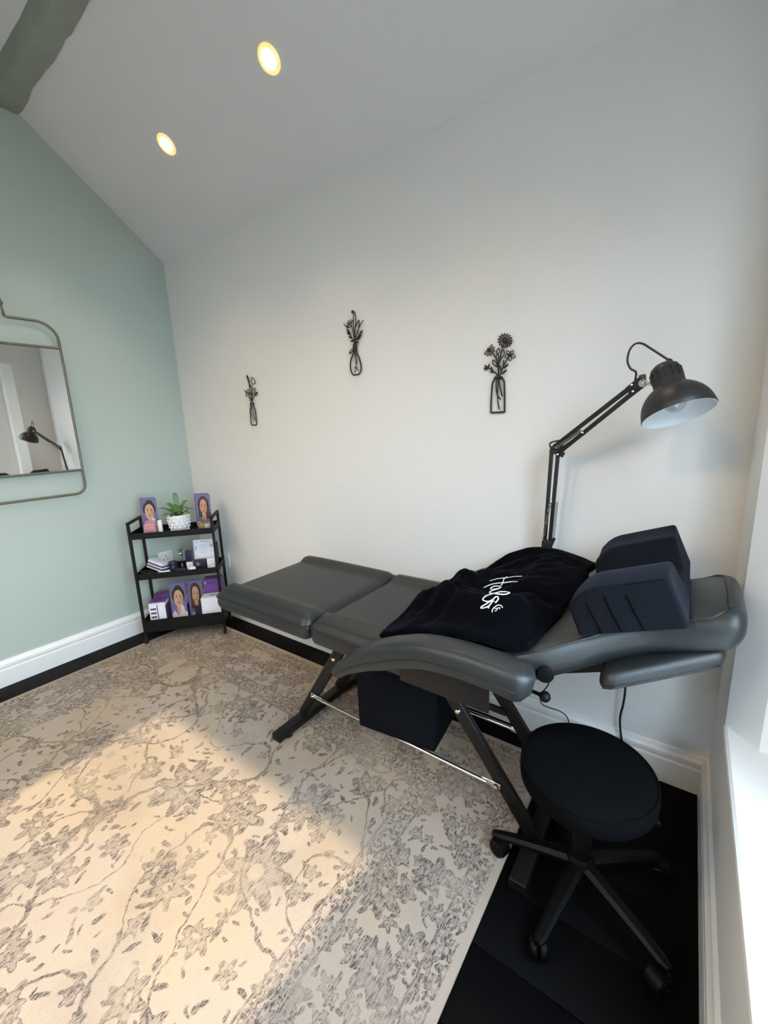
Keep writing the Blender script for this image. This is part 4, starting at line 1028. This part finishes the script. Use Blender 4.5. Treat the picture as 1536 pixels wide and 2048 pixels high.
# top tray
brochure('portrait leaflet with dark updo hair on the top tray, left', -0.142, 0.004, T1, 0.086, 0.218, 'a', 0.10)
brochure('portrait leaflet with long brown hair on the top tray, right', 0.166, 0.012, T1, 0.086, 0.220, 'b', 0.10)
it = Item('card_holder', 'pink card holder in front of the left portrait leaflet', 'card holder', -0.128, -0.050, T1)
it.p('holder', merge(rb(0.060, 0.030, 0.004, 0.001, (0, 0, 0.002)), rb(0.060, 0.003, 0.055, 0.001, (0, -0.0135, 0.031)), rb(0.060, 0.003, 0.088, 0.001, (0, 0.0135, 0.047)), rb(0.003, 0.024, 0.052, 0.001, (-0.0285, 0, 0.030)), rb(0.003, 0.024, 0.052, 0.001, (0.0285, 0, 0.030))), 'pink_plastic')
it.p('cards', rb(0.052, 0.018, 0.075, 0.001, (0, 0, 0.0415)), 'pink_plastic')
it.p('monogram', xf(merge(tube(catmull([(-0.012, 0, 0.010), (-0.016, 0, 0.0), (-0.010, 0, -0.008), (-0.003, 0, -0.002), (-0.004, 0, 0.010)], 4), 0.0007, 5)), Matrix.Translation((-0.004, -0.0155, 0.032))), 'plum_card')
it = Item('sample_tube', 'small white tube box beside the pink card holder', 'tube', -0.078, -0.036, T1, 0.15)
it.p('carton', rb(0.022, 0.020, 0.086, 0.002, (0, 0, 0.043)), 'white_card'); it.p('flap', rb(0.021, 0.019, 0.003, 0.001, (0, 0, 0.0875)), 'white_card')
# planter with fern
pt = Item('potted_fern', 'green fern in a white bobbled pot on the top tray', 'potted plant', 0.022, -0.004, T1)
prof = [(0.001, 0.0), (0.034, 0.0), (0.040, 0.004), (0.050, 0.030), (0.056, 0.062), (0.057, 0.092), (0.058, 0.110), (0.0555, 0.1115), (0.053, 0.108), (0.050, 0.096), (0.001, 0.096)]
pot = pt.p('pot', lathe(prof, 36, caps=False), 'ceramic_white', auto=50)
def pot_r(z):
    for (r0, z0_), (r1, z1_) in zip(prof[2:7], prof[3:7]):
        if z0_ <= z <= z1_: return r0+(r1-r0)*(z-z0_)/(z1_-z0_)
    return 0.056
gs = []
for i, z in enumerate((0.016, 0.036, 0.056, 0.076, 0.096)):
    for k in range(12):
        a = 2*PI*(k+0.5*(i % 2))/12; r_ = pot_r(z)+0.003; gs.append(sphere((r_*math.cos(a), r_*math.sin(a), z), 0.0076, 10, 6))
pt.p('bobbles', merge(*gs), 'ceramic_white', sub=pot, kind='stuff')
pt.p('soil', lathe([(0.001, 0.099), (0.049, 0.098)], 24, caps=False), 'soil')
def frond(az, reach, height, droop):
    V = []; F = []; d = Vector((math.cos(az), math.sin(az), 0)); s = Vector((-math.sin(az), math.cos(az), 0)); n = 15
    def P(t): return d*(0.008+reach*t)+Vector((0, 0, 0.098+height*math.sin(min(1, t*1.02)*PI/2)-droop*t**2.4))
    g = [tube([P(i/n) for i in range(n+1)], 0.0011, 5, rfn=lambda t: 0.0013*(1-0.7*t))]
    for i in range(2, n+1):
        t = i/n; p = P(t); tg = (P(min(1, t+0.02))-P(t-0.02)).normalized(); wl = 0.021*math.sin(PI*min(1, t*0.86+0.12))+0.002
        for sd in (-1, 1):
            o = (s*sd*0.92+tg*0.42).normalized(); up = o.cross(tg)*sd; b = p
            q1 = b+o*wl*0.5+tg*0.0040; q2 = b+o*wl-Vector((0, 0, wl*0.18)); q3 = b+o*wl*0.5-tg*0.0036
            k = len(V); V += [b+tg*0.002, q1, q2, q3, b-tg*0.002]; F.append((k, k+1, k+2, k+3, k+4))
    return merge(g[0], (V, F))
for az, rc, hg, dr_ in ((2.6, 0.070, 0.095, 0.02), (1.9, 0.025, 0.140, 0.0), (0.9, 0.070, 0.110, 0.03), (3.1, 0.110, 0.085, 0.04), (3.7, 0.085, 0.045, 0.03), (0.2, 0.090, 0.065, 0.04), (-0.5, 0.075, 0.050, 0.03), (-1.2, 0.055, 0.045, 0.02), (4.3, 0.055, 0.040, 0.03), (1.4, 0.05, 0.075, 0.02), (2.2, 0.05, 0.08, 0.02), (-0.1, 0.055, 0.075, 0.03), (4.9, 0.045, 0.045, 0.02), (2.9, 0.06, 0.06, 0.02)):
    pt.p('frond', frond(az, rc, hg, dr_), 'fern_green', auto=0)
it = Item('perfume_bottle', 'clear glass bottle with gold label on the top tray', 'bottle', 0.172, -0.052, T1)
it.p('bottle', rb(0.078, 0.030, 0.070, 0.006, (0, 0, 0.035), 3), 'bottle_glass'); it.p('label_patch', rb(0.034, 0.001, 0.026, 0.0004, (-0.010, -0.0158, 0.038)), 'gold_label'); it.p('stopper', sphere((-0.006, 0, 0.083), 0.015, 16, 10, (1.3, 0.8, 0.8)), 'bottle_glass'); it.p('bead_fill', rb(0.066, 0.020, 0.042, 0.006, (0.003, 0, 0.027), 3), 'white_card')
# middle tray
it = Item('leaflet_pile', 'tilted pile of white striped folders on the middle tray', 'folder', -0.140, 0.000, T2)
Mt = Matrix.Translation((0, 0, 0.020)) @ Matrix.Rotation(0.24, 4, 'Y') @ Matrix.Rotation(-0.55, 4, 'Z')
for k in range(6):
    g = rb(0.125-0.002*k, 0.060, 0.0078, 0.0012, (-0.006*k*0.3, 0.002*k, 0.010+0.0082*k)); it.p('folder', xf(g, Mt), 'white_card' if k % 2 == 0 or k == 5 else 'plum_card')
it.p('rest', rb(0.050, 0.050, 0.022, 0.004, (0.030, 0, 0.011)), 'white_card')
it = Item('jar', 'round navy jar beside the folders on the middle tray', 'jar', -0.038, -0.040, T2)
it.p('jar_body', lathe([(0.001, 0.0), (0.020, 0.0), (0.022, 0.003), (0.022, 0.050), (0.020, 0.054), (0.001, 0.054)], 24, caps=False), 'navy_card', auto=40); it.p('lid', lathe([(0.0225, 0.054), (0.0235, 0.056), (0.0235, 0.072), (0.021, 0.076), (0.001, 0.077)], 24, caps=False), 'navy_card', auto=40)
it = Item('glass_ornament', 'slim clear glass ornament with ball top on the middle tray', 'ornament', 0.000, 0.012, T2)
it.p('glass_stem', lathe([(0.001, 0.0), (0.022, 0.0), (0.020, 0.006), (0.008, 0.014), (0.006, 0.05), (0.006, 0.085), (0.010, 0.095)], 20, caps=False), 'bottle_glass', auto=60); it.p('glass_ball', sphere((0, 0, 0.107), 0.014, 16, 10), 'chrome'); it.p('glass_rim', lathe([(0.004, 0.120), (0.020, 0.132), (0.0195, 0.133), (0.003, 0.122)], 20, caps=False), 'bottle_glass')
it = Item('skincare_box', 'navy carton standing on a white one, middle tray centre', 'box', 0.054, -0.006, T2, -0.05)
it.p('lower_carton', rb(0.038, 0.034, 0.056, 0.0015, (0, 0, 0.028)), 'white_card'); it.p('upper_carton', rb(0.036, 0.032, 0.070, 0.003, (-0.002, 0, 0.0913)), 'navy_card'); it.p('print_line', merge(rb(0.018, 0.0006, 0.002, 0.0002, (0, -0.0173, 0.036)), rb(0.014, 0.0006, 0.002, 0.0002, (0, -0.0173, 0.030))), 'blue_print')
it = Item('counter_sign', 'white printed counter sign leaning on the middle tray', 'sign', 0.138, 0.010, T2)
Rs = Matrix.Rotation(-0.14, 4, 'X')
cv = it.p('board', xf(box(-0.062, 0.062, -0.002, 0.002, 0, 0.182), Rs), 'white_card', smooth=False)
for (cx, cz, a, b_) in ((-0.045, 0.168, 0.020, 0.003), (0.0, 0.168, 0.040, 0.004), (-0.050, 0.130, 0.010, 0.030), (-0.005, 0.146, 0.052, 0.002), (-0.008, 0.134, 0.044, 0.002), (-0.004, 0.122, 0.050, 0.002), (-0.010, 0.110, 0.040, 0.002), (0.045, 0.140, 0.018, 0.020), (-0.005, 0.098, 0.050, 0.002), (0.045, 0.105, 0.014, 0.003)):
    it.p('print_line', xf(box(cx-a/2, cx+a/2, -0.0026, -0.0019, cz-b_/2, cz+b_/2), Rs), 'blue_print', sub=cv, smooth=False)
it = Item('skincare_box', 'long navy carton in front of the counter sign', 'box', 0.122, -0.038, T2, 0.04)
it.p('carton', rb(0.074, 0.034, 0.072, 0.0015, (0, 0, 0.036)), 'navy_card'); it.p('print_line', merge(rb(0.012, 0.0006, 0.003, 0.0002, (-0.016, -0.0173, 0.056)), rb(0.024, 0.0006, 0.002, 0.0002, (-0.010, -0.0173, 0.048)), rb(0.016, 0.0006, 0.002, 0.0002, (-0.014, -0.0173, 0.040))), 'white_card')
it = Item('skincare_box', 'small white carton beside the long navy carton', 'box', 0.184, -0.034, T2, 0.02)
it.p('carton', rb(0.046, 0.030, 0.075, 0.002, (0, 0, 0.0375)), 'white_card'); it.p('print_line', rb(0.020, 0.0006, 0.003, 0.0002, (0, -0.0153, 0.056)), 'blue_print')
it = Item('cream_jar', 'tiny white cream jar at the right end of the middle tray', 'jar', 0.196, -0.072, T2)
it.p('jar_body', lathe([(0.001, 0), (0.014, 0), (0.0145, 0.018), (0.001, 0.018)], 20, caps=False), 'ceramic_white', auto=40); it.p('lid', lathe([(0.0155, 0.018), (0.016, 0.020), (0.016, 0.036), (0.014, 0.038), (0.001, 0.038)], 20, caps=False), 'ceramic_white', auto=40)
for k, (u, ww, m_, lab) in enumerate(((-0.075, -0.084, 'white_card', 'white paper strip on the front of the middle tray'), (0.010, -0.078, 'navy_card', 'dark folded card at the front of the middle tray'), (0.082, -0.082, 'white_card', 'small white folded card at the front of the middle tray'))):
    it = Item('folded_card', lab, 'card', u, ww, T2, (0.1, -0.2, 0.25)[k])
    a_, h_ = ((0.056, 0.034), (0.064, 0.040), (0.034, 0.042))[k]
    it.p('leaf_front', xf(rb(a_, 0.0010, h_, 0.0003, (0, 0, h_/2)), Matrix.Translation((0, -0.006, 0)) @ Matrix.Rotation(-0.15, 4, 'X')), m_); it.p('leaf_back', xf(rb(a_, 0.0010, h_, 0.0003, (0, 0, h_/2)), Matrix.Translation((0, 0.0065, 0)) @ Matrix.Rotation(0.15, 4, 'X')), m_)
it = Item('cable_bundle', 'black coiled cable on the left of the middle tray', 'cable', -0.185, -0.060, T2)
it.p('coil', tube(catmull([(0.030*math.cos(k*0.9)*(1+0.15*math.sin(k*2.3)), 0.022*math.sin(k*0.9), 0.005+0.0016*k) for k in range(20)], 4), 0.003, 6), 'cord_black'); it.p('plug', rb(0.018, 0.012, 0.012, 0.003, (0.038, -0.004, 0.0065)), 'plastic_black')
for k in range(3):
    it = Item('book', ('dark book on the middle tray, leftmost of three', 'dark book on the middle tray, middle of three', 'navy book on the middle tray, rightmost of three')[k], 'book', 0.1835+0.011*k, 0.069, T2, 0.0, 'books on the middle tray')
    hh = (0.150, 0.158, 0.154)[k]
    it.p('cover', merge(rb(0.0015, 0.048, hh, 0.0005, (-0.0042, 0, hh/2)), rb(0.0015, 0.048, hh, 0.0005, (0.0042, 0, hh/2)), rb(0.0098, 0.002, hh, 0.0008, (0, -0.0235, hh/2))), ('dark_book', 'plum_card', 'navy_card')[k]); it.p('pages', rb(0.0068, 0.044, hh-0.004, 0.0005, (0, 0.0006, hh/2)), 'white_card')
# bottom tray
for k, (u, lab) in enumerate(((-0.180, 'white striped carton with purple lid on the bottom tray, left end'), (-0.131, 'plain white carton with purple lid on the bottom tray'))):
    it = Item('product_carton', lab, 'box', u, -0.030, T3, 0.0, 'white and purple cartons')
    bd = it.p('carton', rb(0.044, 0.080, 0.150, 0.0015, (0, 0, 0.075)), 'white_card'); it.p('lid', rb(0.046, 0.082, 0.014, 0.0015, (0, 0, 0.1575)), 'white_card'); it.p('top_panel', rb(0.043, 0.070, 0.004, 0.0008, (0, 0.004, 0.1668)), 'violet_card')
    if k == 0:
        for j in range(4): it.p('print_band', rb(0.032, 0.0008, 0.012, 0.0003, (0.002, -0.0402, 0.050+0.026*j)), 'plum_card', sub=bd)
    it.p('side_panel', rb(0.0012, 0.074, 0.140, 0.0004, (0.0226, 0, 0.074)), 'plum_card', sub=bd)
it = Item('product_carton', 'plum carton behind the white cartons on the bottom tray', 'box', -0.152, 0.055, T3, 0.0)
it.p('carton', rb(0.092, 0.070, 0.182, 0.002, (0, 0, 0.091)), 'plum_card'); it.p('top_panel', rb(0.088, 0.066, 0.003, 0.0008, (0, 0, 0.1838)), 'violet_card')
brochure('portrait leaflet with dark updo hair on the bottom tray', -0.040, -0.030, T3, 0.090, 0.262, 'a', 0.06)
brochure('portrait leaflet with long brown hair on the bottom tray', 0.058, -0.012, T3, 0.086, 0.262, 'b', 0.06)
it = Item('gift_box', 'bright purple box behind the white carton on the bottom tray', 'box', 0.165, 0.045, T3)
it.p('carton', rb(0.106, 0.070, 0.230, 0.002, (0, 0, 0.115)), 'violet_card'); it.p('lid', rb(0.108, 0.072, 0.030, 0.002, (0, 0, 0.2452)), 'violet_card'); it.p('tab', rb(0.005, 0.001, 0.018, 0.0003, (-0.044, -0.0365, 0.236)), 'white_card')
it = Item('tissue_box', 'white carton with slot top at the right of the bottom tray', 'box', 0.1655, -0.046, T3)
it.p('carton', rb(0.122, 0.086, 0.170, 0.002, (0, 0, 0.085)), 'white_card'); it.p('slot', rb(0.044, 0.012, 0.001, 0.0004, (0.004, 0.0, 0.1704)), 'plum_card')
it = Item('skincare_box', 'small navy carton at the front of the bottom tray', 'box', 0.080, -0.090+0.012, T3)
it.p('carton', rb(0.034, 0.018, 0.110, 0.0015, (0, -0.0005, 0.055)), 'navy_card'); it.p('lid', rb(0.035, 0.019, 0.012, 0.001, (0, -0.0005, 0.116)), 'navy_card')
